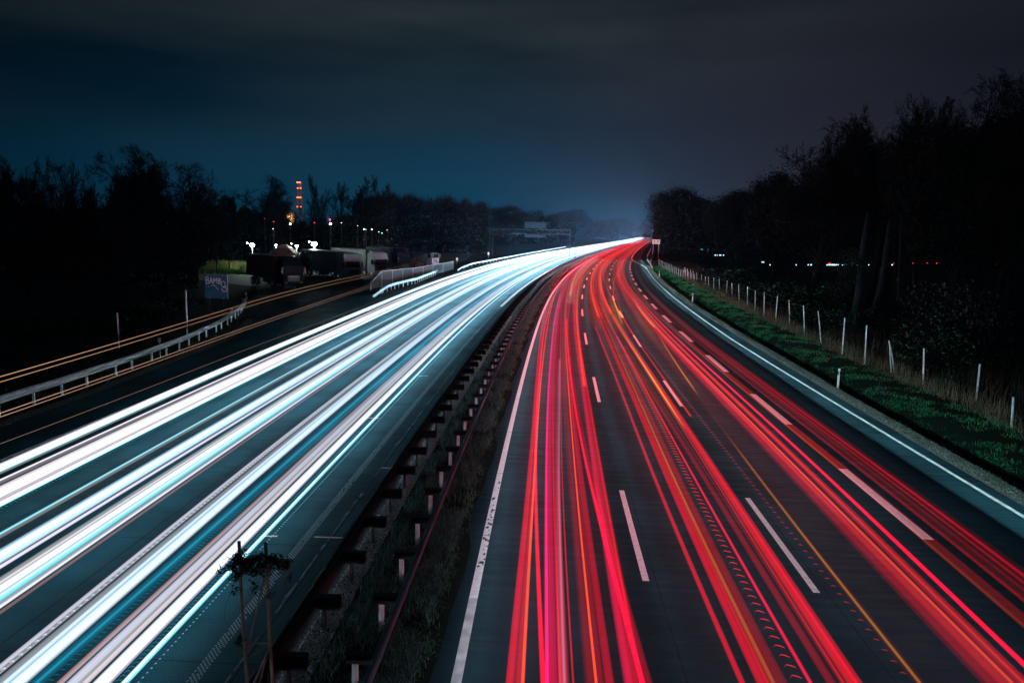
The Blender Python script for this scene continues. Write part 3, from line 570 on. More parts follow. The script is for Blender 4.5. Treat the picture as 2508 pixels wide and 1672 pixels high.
def spath(u, s0, s1, z=0, step=2.0):
    s = s0; r = []
    while s < s1: r.append(P(s, u(s) if callable(u) else u, z)); s += step
    return r
# left median barrier: flat topped beam with outriggers, seen from behind
b1 = thing('median_guardrail', 'dark steel guardrail with a pale top edge between the white trails and the median grass', 'guardrail', P(10, -2.75))
inv1 = Matrix.Translation(-Vector(b1.location))
def shift(mb, o): mb.v = [(x - o.location.x, y - o.location.y, z - o.location.z) for x, y, z in mb.v]; return mb
mb = MB(); sweep(mb, spath(-2.98, -20, 520), wprof(.60, -1)); sweep(mb, spath(-2.96, -20, 520), [(-.015, .745), (.02, .745), (.02, .765), (-.015, .765)])
shift(mb, b1).build('beam', M_DKSTEEL, b1)
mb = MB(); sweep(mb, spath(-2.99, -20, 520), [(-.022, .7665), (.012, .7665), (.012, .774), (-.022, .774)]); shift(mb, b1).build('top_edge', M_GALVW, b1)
mb = MB(); sweep(mb, spath(-2.90, -20, 520), [(-.06, .46), (.06, .46), (.06, .73), (-.06, .73)]); shift(mb, b1).build('box_rail', M_BLACK, b1)
for i in range(52):
    s = 8.4 + i * 2.0; x, y, _ = P(s, -2.70); mb = MB(); sigma(mb, x, y, -.1, .72, -HD(s)); shift(mb, b1).build('post', M_DKSTEEL, b1)
    if i < 46:
        mb = MB(); x, y, _ = P(s, -2.62); mb.box((x, y, .60), (.52, .16, .24), rz=-HD(s)); shift(mb, b1).build('spacer', M_BLACK, b1)
# right median barrier: round tube on outriggers
b2 = thing('tube_guardrail', 'reddish grey round tube guardrail on short outriggers in the median grass', 'guardrail', P(10, -1.2))
TUB = -1.22
mb = MB(); mb.tube(spath(TUB, -20, 480, .74), .075, 12); shift(mb, b2).build('tube_rail', M_TUBE, b2, True)
for i in range(60):
    s = -1.5 + i * 2.0
    mb = MB(); x, y, _ = P(s, -1.52); mb.box((x, y, .655), (.46, .15, .15), rz=-HD(s), bev=.012); mb.box((x, y, .738), (.50, .17, .012), rz=-HD(s)); shift(mb, b2).build('outrigger', M_BLACK, b2)
    mb = MB(); x, y, _ = P(s, -1.62); sigma(mb, x, y, -.1, .575, -HD(s) + R(90), w=.12, d=.07, t=.012); mb.box((x, y, .24), (.065, .045, .66), rz=-HD(s)); shift(mb, b2).build('post', M_GALVW, b2)
mb = MB(); pth = []
for i in range(0, 90):
    for q in range(4):
        s = -1.5 + (i + q / 4) * 2; pth.append(P(s, -1.76, .62 - .05 * math.sin(math.pi * q / 4)))
mb.tube(pth, .016, 6); shift(mb, b2).build('cable', M_BLACK, b2)
mb = MB()
for s in (8.5, 9.3, 12.6, 17.3, 21.3, 27.3): mb.tube([P(s, TUB, .74), P(s + .035, TUB, .74)], .083, 14)
shift(mb, b2).build('joint_sleeve', M_TUBE, b2)

def guardrail(pts, label, n_posts, spacing=2.0, zc=.62, m=None, side=1, low_end=None, first=0.0, post_h=.72):
    """pts: world xy polyline; face towards 'side' of travel"""
    P_ = [Vector((*p[:2], 0)) for p in pts]; dense = []
    for i in range(len(P_) - 1):
        L_ = (P_[i + 1] - P_[i]).length; k = max(1, int(L_ / .5))
        for j in range(k): dense.append(P_[i].lerp(P_[i + 1], j / k))
    dense.append(P_[-1])
    z = [0] * len(dense)
    if low_end: 
        for i in range(len(dense)):
            dd = (dense[i] - dense[0]).length; z[i] = -max(0.0, 1 - dd / low_end) * (zc - .02)
    r = thing('guardrail', label, 'guardrail', (dense[0].x, dense[0].y, 0)); 
    path = [(v.x, v.y, z[i]) for i, v in enumerate(dense)]
    mb = MB(); sweep(mb, path, wprof(zc, side)); shift(mb, r).build('beam', m or M_GALV, r)
    acc = first; dist = 0; k = 0
    for i in range(1, len(dense)):
        dist += (dense[i] - dense[i - 1]).length
        if dist >= acc and k < n_posts and z[i] > -.3:
            d = (dense[i] - dense[i - 1]).normalized(); rz = math.atan2(d.y, d.x); off = Vector((d.y, -d.x, 0)) * (-side * .07)
            mb = MB(); mb.box((dense[i].x + off.x, dense[i].y + off.y, post_h / 2 - .02 + z[i] / 2), (.055, .09, post_h), rz=rz); shift(mb, r).build('post', M_GALVW, r)
            acc += spacing; k += 1
    return r
feet = [(63, 996), (134, 973.5), (197.4, 950.7), (254, 930.6), (304, 912), (348.8, 894.5), (387.9, 879.2), (422, 865), (452.7, 852.4), (478.7, 839.6), (501.7, 827.5), (521.3, 819), (537.9, 809.6), (551.8, 800), (563.9, 791.9), (581, 778)]
g1 = [onz(*f)[:2] for f in feet]
g1 = [(g1[0][0] - .0, g1[0][1] - 16), (g1[0][0], g1[0][1] - 8)] + g1 + [(-23.0, 64.5), (-24.0, 68.0), (-25.0, 71.5)]
r1 = guardrail(g1, 'long steel guardrail at the left that curls away towards the graffiti board', 34, first=.3)
g2 = [onz(789, 0)[:2]] if False else None
rail2 = [onz(912.7, 728, 0)[:2], onz(933, 712, .35)[:2]] + [onz(x, y, .62)[:2] for x, y in ((945, 702), (975, 693), (1020, 683), (1050, 671), (1068, 664), (1084, 657))]
guardrail(rail2, 'short bright guardrail in front of the glass screen, ramped down at its near end', 22, low_end=9, m=M_GALVW)
rail3 = [onz(1120.4, 661, .1)[:2]] + [onz(x, y, .65)[:2] for x, y in ((1131, 650), (1165, 643.5), (1210, 635.5), (1260, 626), (1300, 618.5), (1345, 611), (1385, 604))]
guardrail(rail3, 'distant bright guardrail along the outer edge of the white trails', 40, spacing=4, low_end=16, m=M_GALVW)
rail4 = [onz(1597, 655, .35)[:2], onz(1592, 643, .5)[:2], onz(1585, 633, .6)[:2], onz(1584, 627, .6)[:2], onz(1588, 618, .6)[:2], onz(1594, 607, .6)[:2], onz(1599, 600.5, .6)[:2]]
guardrail(rail4, 'dark guardrail on the right starting where the merging lane ends', 40, spacing=6, side=-1, m=M_DKSTEEL)

# small delineator plates beside the left guardrail
M_PLATE = mat('dull_plate', (.42, .33, .36), .6)
def marker(px, py, pb, label):
    x, y, z = onz(px, pb, 0); _, _, zt = ony(px, py, y)
    t = thing('marker_post', label, 'marker post', (x, y, 0), group='small marker plates beside the left guardrail')
    mb = MB(); mb.tube([(0, 0, -.1), (0, 0, zt)], .02, 8); mb.build('pole', M_GALVW, t)
    mb = MB(); mb.box((0, -.03, zt - .08), (.17, .02, .24), bev=.004); mb.build('plate', M_PLATE, t)
marker(392.5, 829, 872, 'small pinkish marker plate on a post behind the near part of the left guardrail')
marker(568, 755, 783, 'small pinkish marker plate behind the curling part of the left guardrail')
marker(595.5, 732, 750, 'small pinkish marker plate near the end of the curling guardrail')
marker(603, 717, 742, 'small dim marker plate at the very end of the curling guardrail')
# thin poles at far left
def pole(px, pt, pb, r, label, m=M_GALV, lean=0.0):
    x, y, z = onz(px + lean, pb, 0); zt = ony(px, pt, y)[2]; xt = ony(px, pt, y)[0]
    mb = MB(); mb.tube([(0, 0, -.2), ((xt - x) * .5, 0, zt * .5), (xt - x, 0, zt)], r, 8)
    o = mb.build('marker_pole', m, None, True); o.location = (x, y, 0); tag(o, label, 'pole', None)
pole(455, 711, 822, .055, 'thick pale pole standing left of the graffiti board', M_GALVW, 4)
pole(287, 766, 850, .045, 'thin pale mossy pole in the dark brush at the left', M_GALVW, 5)
pole(409, 760, 812, .02, 'very thin dark pole between the pale pole and the mossy pole', M_DKSTEEL, 4)
pole(199, 795, 845, .015, 'short thin stake in the brush at the far left', M_DKSTEEL, 3)

# ------------------------------------------------------------------ graffiti board
Yb = 61.6; tl = ony(500.9, 673, Yb); tr_ = ony(556.5, 672.7, Yb); bl = ony(503, 729.8, Yb); br = ony(559, 728.8, Yb)
bw = tr_[0] - tl[0]; bh = tl[2] - bl[2]; bx = (tl[0] + tr_[0]) / 2; bzc = (tl[2] + bl[2]) / 2
M_BOARD = mat('board_sheet', (.022, .11, .22), .6, .0, .2, noise=(1.2, .15, (.045, .17, .29)))
M_SPRAY = mat('spray_paint', (.85, .82, .9), .6)
bd = thing('sign_board', 'square blue metal board sprayed with the word BAMBO8 in pale letters', 'sign', (bx, Yb, 0))
mb = MB(); mb.box((0, 0, bzc), (bw, .03, bh), bev=.004); mb.build('panel', M_BOARD, bd)
mb = MB(); mb.box((bw / 2 + .012, -.005, bzc), (.022, .05, bh)); mb.build('edge_trim', M_GALVW, bd)
for dx in (-bw * .36, bw * .33):
    mb = MB()
    for q in (-.09, .09): mb.tube([(dx + q, .12, -.2), (dx + q, .12, bzc + bh * .52)], .028, 8)
    z = .15
    while z < bzc: mb.tube([(dx - .09, .12, z), (dx + .09, .12, z + .02)], .010, 5); z += .45
    mb.build('lattice_leg', M_DKSTEEL, bd)
for dx, dz in ((-.34, .5), (.30, .5), (-.34, 0.0), (-.30, -.5), (.33, -.5)):
    mb = MB(); mb.tube([(dx * bw, -.015, bzc + dz * bh * .98), (dx * bw, -.04, bzc + dz * bh * .98)], .03, 10); mb.build('bolt', M_REFL, bd)
def stroke(mb, pts, wd, y=-.019):
    # pts in zoom pixels of the board crop (205..765 x, 325..870 y)
    q = [((x - 205) / 560 * bw - bw / 2, bzc + bh / 2 - (yy - 325) / 548 * bh) for x, yy in pts]
    for i in range(len(q) - 1):
        a, b = Vector(q[i]), Vector(q[i + 1]); d = (b - a); L_ = d.length
        if L_ < 1e-5: continue
        ang = math.atan2(d.y, d.x); m = Matrix.Translation(((a.x + b.x) / 2, y - .0006 * (i % 3), (a.y + b.y) / 2)) @ Matrix.Rotation(-ang, 4, 'Y')
        mb.box((0, 0, 0), (L_ + wd * .5, .004, wd), m=m)
def arcpts(cx, cy, rx, ry, a0, a1, n=14): return [(cx + rx * math.cos(R(a0 + (a1 - a0) * i / n)), cy + ry * math.sin(R(a0 + (a1 - a0) * i / n))) for i in range(n + 1)]
gl = MB(); sw = .055
stroke(gl, [(232, 375), (245, 530)], sw); stroke(gl, [(232, 378), (280, 372), (300, 395), (285, 435), (245, 448)], sw); stroke(gl, [(245, 448), (300, 455), (322, 485), (300, 520), (245, 530)], sw)
stroke(gl, [(330, 520), (368, 385), (402, 520)], sw); stroke(gl, [(342, 475), (392, 475)], sw * .8)
stroke(gl, [(422, 515), (430, 400), (462, 465), (500, 395), (512, 515)], sw)
stroke(gl, [(540, 405), (545, 520)], sw); stroke(gl, [(540, 405), (585, 405), (595, 435), (545, 455)], sw); stroke(gl, [(545, 455), (605, 470), (600, 515), (545, 525)], sw)
stroke(gl, arcpts(662, 530, 48, 66, 0, 360, 20), sw * .8); stroke(gl, arcpts(690, 655, 58, 52, -120, 200, 18), sw * 1.1); stroke(gl, [(655, 600), (700, 585), (750, 582)], sw * .8)
stroke(gl, [(355, 580), (400, 568), (470, 578)], sw * .5); stroke(gl, [(420, 545), (470, 578)], sw * .5); stroke(gl, [(478, 600), (545, 672)], sw * .7)
gl.build('graffiti', M_SPRAY, bd)

# ------------------------------------------------------------------ right side: delineators, fence, sign
def delineator(px, pb, label, first=None):
    x, y, z = onz(px, pb, -.12); s, u = SU(x, y)
    if first: return copy_thing(first, (x, y, zr(u, s)), -HD(s), label=label)
    t = thing('delineator_post', label, 'roadside post', (x, y, zr(u, s)), -HD(s), 'white delineator posts on the right verge')
    m = Matrix.Identity(4); prof_ = [(-.06, 0), (.06, 0), (.06, 1.02), (-.06, 1.0)]
    mb = MB(); 
    def tri(z0, z1, k=0.0):  # rounded triangular hollow post
        vs = []; o = [(-.06 - k, -.03 - k), (0, -.045 - k), (.06 + k, -.03 - k), (.03 + k, .05 + k), (-.03 - k, .05 + k)]
        for z in (z0, z1): vs += [(a, b, z) for a, b in o]
        fs = [tuple(range(4, -1, -1)), tuple(range(5, 10))] + [(i, (i + 1) % 5, (i + 1) % 5 + 5, i + 5) for i in range(5)]
        return vs, fs
    mb.add(*tri(-.15, 1.02)); mb.build('shaft', M_WHITE, t)
    mb = MB(); mb.add(*tri(.70, .90, .002)); mb.build('black_band', M_BLACK, t)
    mb = MB(); mb.box((0, -.050, .80), (.035, .008, .17), bev=.003); mb.build('reflector', M_REFL, t)
    return t
dl = delineator(2051, 950.5, 'white and black delineator post nearest the camera on the right verge')
delineator(1695.5, 741, 'white and black delineator post halfway down the right verge', dl)
delineator(1614.5, 679, 'small distant white and black delineator post on the right verge', dl)
delineator(1594, 642, 'farthest white delineator post beside the end of the merging lane', dl)

ff = [(2478, 1045, 972), (2390, 983, 891), (2261, 942, 853), (2193, 913, 834), (2117.6, 890.8, 796), (2062.8, 866.5, 778), (2012, 840, 762), (1970.8, 820, 748), (1934.7, 798, 735), (1899, 788, 725), (1871, 777, 715), (1849, 762, 711), (1830.6, 755, 702), (1810.7, 742, 696), (1793.6, 729, 693.5), (1779, 721, 687), (1762, 716, 682), (1748, 712, 680), (1736, 707, 678), (1727, 702, 677), (1717, 695, 672), (1707, 692, 668), (1699, 689, 664), (1692, 687, 660), (1685, 684, 658), (1678, 682, 655)]
wf = thing('wire_fence', 'wire fence of pale thin posts along the dry grass on the right verge', 'fence', (*onz(2390, 983, 0)[:2], 0))
tops = []; random.seed(5)
for k, (px, pb, pt) in enumerate(ff):
    x, y, _ = onz(px, pb, .0); s, u = SU(x, y); g = zr(u, s); lean = {0: 3, 1: 9, 2: 1, 3: -16, 4: 5, 5: 7, 6: -8, 7: -3, 8: -2, 9: 5}.get(k, random.uniform(-2, 2))
    xt, _, zt = ony(px + lean, pt, y + random.uniform(-.05, .05)); mb = MB()
    mb.tube([(x, y, g - .3), ((x + xt) / 2, y, (g + zt) / 2), (xt, y, zt)], [.048, .046, .044], 8); shift(mb, wf).build('post', M_WOODP, wf, False); tops.append((xt, y, zt))
    if k == 3:
        mb = MB(); mb.tube([(x - .30, y - .1, g), (xt + .02, y - .06, zt - .1)], .04, 8); shift(mb, wf).build('brace', M_WOODP, wf)
s = 126
while s < 200:
    x, y, _ = P(s, 21.0 - (s - 126) * .035); mb = MB(); h = random.uniform(1.25, 1.45); ln = random.uniform(-.05, .05)
    mb.tube([(x, y, -.3), (x + ln, y, h)], .045, 6); shift(mb, wf).build('post', M_WOODP, wf); tops.append((x + ln, y, h)); s += 3.6
mb = MB()
for f in (.95, .6, .3):
    mb.tube([(x, y, z * f) for x, y, z in tops], .004, 4)
shift(mb, wf).build('wire', M_DKSTEEL, wf)
mb = MB(); x, y, _ = onz(2320, 972, 0); mb.tube([(0, 0, -.3), (.03, 0, .85)], .03, 8); o = mb.build('stake', M_RUST); o.location = (x, y, 0); tag(o, 'short dim stake between the two nearest fence posts', 'post')

# picture sign by the merge, white with a dark car and truck emblem
Ys = 250; a = ony(1598, 586.3, Ys); b = ony(1616.5, 598, Ys); sw_ = b[0] - a[0]; sh_ = a[2] - b[2]
sg = thing('road_sign', 'small bright white rectangular picture sign beyond the merging lane', 'sign', ((a[0] + b[0]) / 2, Ys, 0))
zc = (a[2] + b[2]) / 2
M_SIGNW = mat('sign_white', (.95, .90, .88), .3); M_SIGNR = mat('sign_border', (.55, .30, .25), .4); M_SIGNB = mat('sign_black', (.05, .04, .035), .5)
mb = MB(); mb.box((0, 0, zc), (sw_, .04, sh_), bev=.01); mb.build('panel', M_SIGNW, sg)
mb = MB()
for dx, dz, w2, h2 in ((0, sh_ * .47, sw_ * .96, .07), (0, -sh_ * .47, sw_ * .96, .07), (-sw_ * .475, 0, .07, sh_ * .88), (sw_ * .475, 0, .07, sh_ * .88)): mb.box((dx, -.025, zc + dz), (w2, .01, h2))
mb.build('border', M_SIGNR, sg)
mb = MB()
mb.prism([(-.36 * sw_, -.02 * sh_), (-.24 * sw_, .30 * sh_), (-.10 * sw_, .30 * sh_), (-.20 * sw_, -.05 * sh_)], .012, Matrix.Translation((0, -.027, zc)))
mb.prism([(.10 * sw_, .30 * sh_), (.24 * sw_, .30 * sh_), (.30 * sw_, -.05 * sh_), (.18 * sw_, .02 * sh_)], .012, Matrix.Translation((0, -.027, zc)))
mb.box((-.05 * sw_, -.027, zc - .27 * sh_), (.55 * sw_, .012, .07 * sh_)); mb.build('emblem', M_SIGNB, sg)
for dx in (-.35, .35):
    mb = MB(); mb.tube([(dx * sw_, .05, -.3), (dx * sw_, .05, zc)], .05, 8); mb.build('pole', M_GALV, sg)
sl = bpy.data.lights.new('headlamp_stand_in', 'SPOT'); sl.energy = 2600; sl.spot_size = R(16); sl.spot_blend = .8; sl.color = (1, .93, .9)  # added spot aimed at the sign panel to brighten it
so = bpy.data.objects.new('headlamp_stand_in', sl); sc.collection.objects.link(so); so.location = P(215, 9.6, .8)
so.rotation_euler = (Vector((sg.location.x, Ys, zc)) - so.location).to_track_quat('-Z', 'Y').to_euler()

# ------------------------------------------------------------------ sign gantry
Yg = 218; gx0 = ony(1198, 628, Yg)[0]; gx1 = ony(1395, 600, Yg)[0]
gt = thing('sign_gantry', 'grey lattice sign gantry with two stacked panels spanning the far white trails', 'gantry', (gx0, Yg, 0))
W_ = gx1 - gx0; zt_ = ony(1198, 561, Yg)[2]; zb_ = ony(1198, 573, Yg)[2]; zt2 = ony(1395, 563, Yg)[2]; zb2 = ony(1395, 573.5, Yg)[2]
M_GAN = mat('gantry_steel', (.030, .055, .075), .8, 0, .1)
for dx, dy in ((0, 0), (.9, 0), (0, 1.4), (W_, 0)):
    mb = MB(); mb.box((dx, dy, (zt_ + .4) / 2 if dx < 2 else zt2 / 2), (.22, .22, zt_ + .4 if dx < 2 else zt2)); mb.build('post', M_GAN, gt)
mb = MB()
for z0, z1 in ((zt_, zt2), (zb_, zb2)):
    for dy in (0, 1.2): mb.tube([(0, dy, z0), (W_, dy, z1)], .09, 6)
n_ = 12
for i in range(n_ + 1):
    x = W_ * i / n_; zt__ = zt_ + (zt2 - zt_) * i / n_; zb__ = zb_ + (zb2 - zb_) * i / n_
    mb.tube([(x, 0, zt__), (x, 0, zb__)], .05, 5)
    if i < n_: mb.tube([(x, 0, zb__), (x + W_ / n_, 0, zt__)], .04, 5)
mb.build('truss', M_GAN, gt)
M_PANEL = mat('panel_back', (.018, .042, .065), .8, 0, .1, noise=(.8, .15, (.014, .032, .052)))
for (x0, y0, x1, y1) in ((1286, 543, 1337, 560), (1286, 574.5, 1337, 582.5)):
    p0 = ony(x0, y0, Yg); p1 = ony(x1, y1, Yg); mb = MB()
    mb.box(((p0[0] + p1[0]) / 2 - gx0, -.25, (p0[2] + p1[2]) / 2), (p1[0] - p0[0], .08, p0[2] - p1[2])); pn_ = mb.build('sign_panel', M_PANEL, gt)
    mb = MB()
    for k in range(6): mb.box((p0[0] - gx0 + (p1[0] - p0[0]) * k / 5, -.30, (p0[2] + p1[2]) / 2), (.06, .03, p0[2] - p1[2]))
    mb.build('rib', M_GAN, pn_)
mb = MB(); x, y, _ = onz(1407.5, 632, 0); zt = ony(1407.5, 609, y)[2]; mb.tube([(0, 0, -.2), (0, 0, zt)], [.16, .10], 8); mb.box((0, 0, .25), (.6, .4, .5), bev=.03); o = mb.build('camera_mast', M_GAN); o.location = (x, y, 0); tag(o, 'short grey mast on the median just right of the gantry foot', 'mast')

# ------------------------------------------------------------------ creeper-grown pole frame near the camera
fr = thing('pole_frame', 'pair of rusty scaffold poles with rungs rising in front of the dotted road line', 'pole frame', (-2.8, 8.0, 0))
def fp(x, y, Y=8.0): p_ = ony(x, y, Y); return (p_[0] + 2.8, p_[1] - 8.0, p_[2])
def poly(name, pts, r, Ya=8.0, m=M_RUST, par=None, n=10):
    mb = MB(); mb.tube([fp(x, y, Ya) for x, y in pts], r, n); return mb.build(name, m, par if par is not None else fr, True)
poly('upright', [(585.5, 1325), (590, 1440), (597, 1560), (606, 1672), (640, 2350)], .0195); poly('upright', [(650.5, 1328), (656, 1430), (660, 1560), (668, 1672), (695, 2350)], .0195)
poly('rung', [(600, 1571), (662, 1575)], .010, 8.02); poly('brace', [(604, 1612), (658, 1580)], .008, 8.03); poly('brace', [(603, 1610), (640, 1440), (655, 1395)], .010, 8.05); poly('brace', [(622, 1672), (655, 1600), (662, 1570)], .013, 8.04); poly('brace', [(636, 1672), (657, 1590)], .010, 7.97)
for (x, y) in ((655, 1392), (662, 1573)): poly('collar', [(x, y - 3), (x, y + 3)], .026)
M_VINE = mat('vine_stem', (.045, .04, .035), .9); random.seed(21)
cr = thing('creeper', 'dark leafy creeper tangled over the tops of the two rusty poles', 'climbing plant', (-2.8, 8.0, 3.6))
mb = MB()
def vine(pts, r=.004):
    q = [fp(x, y, 8.0 + random.uniform(-.08, .08)) for x, y in pts]; mb.tube([(a, b, c - 3.6) for a, b, c in q], r, 5)
for k in range(9):
    y0 = 1360 + random.uniform(0, 40); vine([(560 + random.uniform(-10, 20), y0 + random.uniform(-12, 12)), (600, y0 + random.uniform(-12, 12)), (635, y0 + random.uniform(-14, 14)), (665, y0 + random.uniform(-12, 12)), (695 + random.uniform(0, 14), y0 + random.uniform(-8, 8))])
vine([(578, 1420), (566, 1450), (553, 1480), (549, 1510), (555, 1530)], .003); vine([(680, 1410), (692, 1440), (688, 1465), (672, 1485)], .003); vine([(660, 1395), (640, 1450), (652, 1520), (664, 1600), (655, 1672)], .0035); vine([(700, 1390), (708, 1415), (700, 1430)], .002)
mb.build('stems', M_VINE, cr)
def leaf_cloud(mb, cs, n, sp, size, cols, flat=.0):
    for i in range(n):
        c = random.choice(cs); p = Vector((c[0] + random.gauss(0, sp[0]), c[1] + random.gauss(0, sp[1]), c[2] + random.gauss(0, sp[2])))
        a = Vector((random.gauss(0, 1), random.gauss(0, 1), random.gauss(0, 1))).normalized(); b = a.orthogonal().normalized(); b = (Matrix.Rotation(random.uniform(0, 6.28), 3, a) @ b)
        s_ = size * random.uniform(.5, 1.3); c_ = a.cross(b)
        mb.add([p - b * s_, p - c_ * s_ * .45, p + b * s_, p + c_ * s_ * .45], [(0, 1, 2, 3)], (*random.choice(cols), 1))
lb = MB(); cs = []
for x, y in ((583, 1362), (590, 1372), (600, 1378), (575, 1380), (615, 1374), (628, 1368), (640, 1362), (648, 1380), (660, 1372), (672, 1366), (682, 1374), (690, 1384), (606, 1392), (625, 1398), (570, 1388), (590, 1400), (702, 1380), (650, 1400), (578, 1410), (636, 1386)):
    q = fp(x, y); cs.append((q[0], q[1], q[2] - 3.6))
leaf_cloud(lb, cs, 1900, (.024, .05, .020), .022, [(.02, .022, .018), (.035, .03, .025), (.015, .018, .014)])
cs = [(lambda q: (q[0], q[1], q[2] - 3.6))(fp(x, y)) for x, y in ((590, 1560), (588, 1575), (596, 1588), (583, 1568), (577, 1445), (660, 1455), (622, 1430), (627, 1445), (710, 1415), (552, 1392), (538, 1396), (660, 1600))]
leaf_cloud(lb, cs, 420, (.024, .04, .026), .02, [(.02, .022, .018), (.035, .03, .025)])
lb.build('leaves', M_VEG, cr)
#PART4
# ------------------------------------------------------------------ grass and litter (numpy for speed)
def fast_mesh(name, V, Fv, C, m, parent=None):
    """V (n,3) ; Fv (k, 3 or 4) ; C (n,3)"""
    me = bpy.data.meshes.new(name); V = np.asarray(V, np.float32); Fv = np.asarray(Fv, np.int32); k, q = Fv.shape
    me.vertices.add(len(V)); me.vertices.foreach_set('co', V.ravel()); me.loops.add(k * q); me.loops.foreach_set('vertex_index', Fv.ravel())
    me.polygons.add(k); me.polygons.foreach_set('loop_start', np.arange(0, k * q, q, dtype=np.int32)); me.polygons.foreach_set('loop_total', np.full(k, q, np.int32))
    me.update(calc_edges=True)
    if C is not None:
        a = me.color_attributes.new('Col', 'FLOAT_COLOR', 'POINT'); a.data.foreach_set('color', np.hstack([C, np.ones((len(C), 1))]).astype(np.float32).ravel())
    me.materials.append(m); me.validate(); o = bpy.data.objects.new(name, me); sc.collection.objects.link(o)
    if parent is not None: o.parent = parent
    return o
rng = np.random.default_rng(11)
def vP(s, u):
    t = np.interp(s, _S, _th); return np.interp(s, _S, _X) + u * np.cos(t), np.interp(s, _S, _Y) - u * np.sin(t)
def blades(name, s, u, z, h, wd, lean, cols, ci=None, curl=.5, parent=None):
    n = len(s); x, y = vP(s, u); ang = rng.uniform(0, 2 * np.pi, n); lx = np.cos(ang) * lean * h; ly = np.sin(ang) * lean * h
    pa = rng.uniform(0, np.pi, n); px_ = np.cos(pa) * wd / 2; py_ = np.sin(pa) * wd / 2
    V = np.zeros((n, 5, 3)); V[:, 0] = np.stack([x - px_, y - py_, z], 1); V[:, 1] = np.stack([x + px_, y + py_, z], 1)
    mx, my = x + lx * .35, y + ly * .35
    V[:, 2] = np.stack([mx + px_ * .8, my + py_ * .8, z + h * .6], 1); V[:, 3] = np.stack([mx - px_ * .8, my - py_ * .8, z + h * .6], 1)
    V[:, 4] = np.stack([x + lx, y + ly, z + h * (1 - curl * lean ** 2)], 1)
    b = np.arange(n) * 5; F1 = np.stack([b, b + 1, b + 2], 1); F2 = np.stack([b, b + 2, b + 3], 1); F3 = np.stack([b + 3, b + 2, b + 4], 1)
    cols = np.array(cols); ci = rng.integers(0, len(cols), n) if ci is None else ci
    C = cols[ci] * rng.uniform(.6, 1.3, (n, 1)); C = np.repeat(C, 5, 0)
    return fast_mesh(name, V.reshape(-1, 3), np.vstack([F1, F2, F3]), C, M_VEG, parent)
def clump(s, u, f=1.0):
    return np.sin(s * 2.1 * f + 3 * np.sin(u * 1.9 * f)) + np.sin(u * 4.3 * f + 2 * np.sin(s * 1.3 * f)) + .7 * np.sin(s * 5.1 * f + u * 3.7 * f)
GREEN = [(.02, .36, .15), (.015, .28, .12), (.04, .44, .15), (.015, .18, .08), (.16, .40, .20), (.10, .16, .09)]
DRY = [(.11, .13, .09), (.14, .165, .11), (.07, .09, .07), (.17, .20, .13), (.04, .06, .045)]
DRYD = [(.06, .16, .16), (.10, .23, .22), (.025, .08, .08), (.015, .10, .07), (.16, .30, .28)]
zrv = np.vectorize(zr)
n = 150000; s = 16 + 174 * rng.random(n) ** 1.7; u = rng.uniform(15.75, 21.2, n)
keep = (clump(s, u) + .9 * clump(s, u, .35) + rng.normal(0, .7, n) > .1) & ((u > 16.9) | (rng.random(n) < .30)); s, u = s[keep], u[keep]; z = zrv(u, s)
far = 1 + np.clip(s - 40, 0, 150) / 60
struct(blades('verge_grass', s, u, z, rng.uniform(.05, .15, len(s)) * np.sqrt(far), .009 * far, rng.uniform(.2, 1.0, len(s)), GREEN), True)
n = 26000; s = 18 + 185 * rng.random(n) ** 1.6; u = 20.4 + rng.gamma(2.0, .55, n); keep = clump(s, u, .5) + rng.normal(0, 1, n) > -.9; s, u = s[keep], u[keep]; far = 1 + np.clip(s - 40, 0, 150) / 50
struct(blades('tall_dry_grass', s, u, zrv(u, s), rng.uniform(.25, .95, len(s)), .011 * far, rng.uniform(.05, .5, len(s)), DRY), True)
n = 17000; s = 15 + 110 * rng.random(n) ** 1.7; u = ROAD_R_EDGE(20) + .05 + rng.gamma(1.6, .28, n); zz = np.where(u < ROAD_R_EDGE(20) + .76, np.maximum(zrv(u, s), .006), zrv(u, s)) + .012
def specks(name, s, u, z, size, cols, m=M_VEG):
    n = len(s); x, y = vP(s, u); V = np.zeros((n, 4, 3)); a = rng.uniform(0, 6.28, n); sz = size * rng.uniform(.4, 1.4, n)
    for k in range(4):
        V[:, k, 0] = x + np.cos(a + k * np.pi / 2) * sz * (1 if k % 2 else .6); V[:, k, 1] = y + np.sin(a + k * np.pi / 2) * sz * (1 if k % 2 else .6); V[:, k, 2] = z + rng.uniform(0, .02, n)
    cols = np.array(cols); C = np.repeat(cols[rng.integers(0, len(cols), n)], 4, 0); b = np.arange(n) * 4
    return fast_mesh(name, V.reshape(-1, 3), np.stack([b, b + 1, b + 2, b + 3], 1), C, m)
struct(specks('leaf_litter', s, u, zz, .032, [(.20, .26, .22), (.10, .14, .10), (.40, .46, .42), (.03, .08, .05), (.05, .06, .05)]), True)
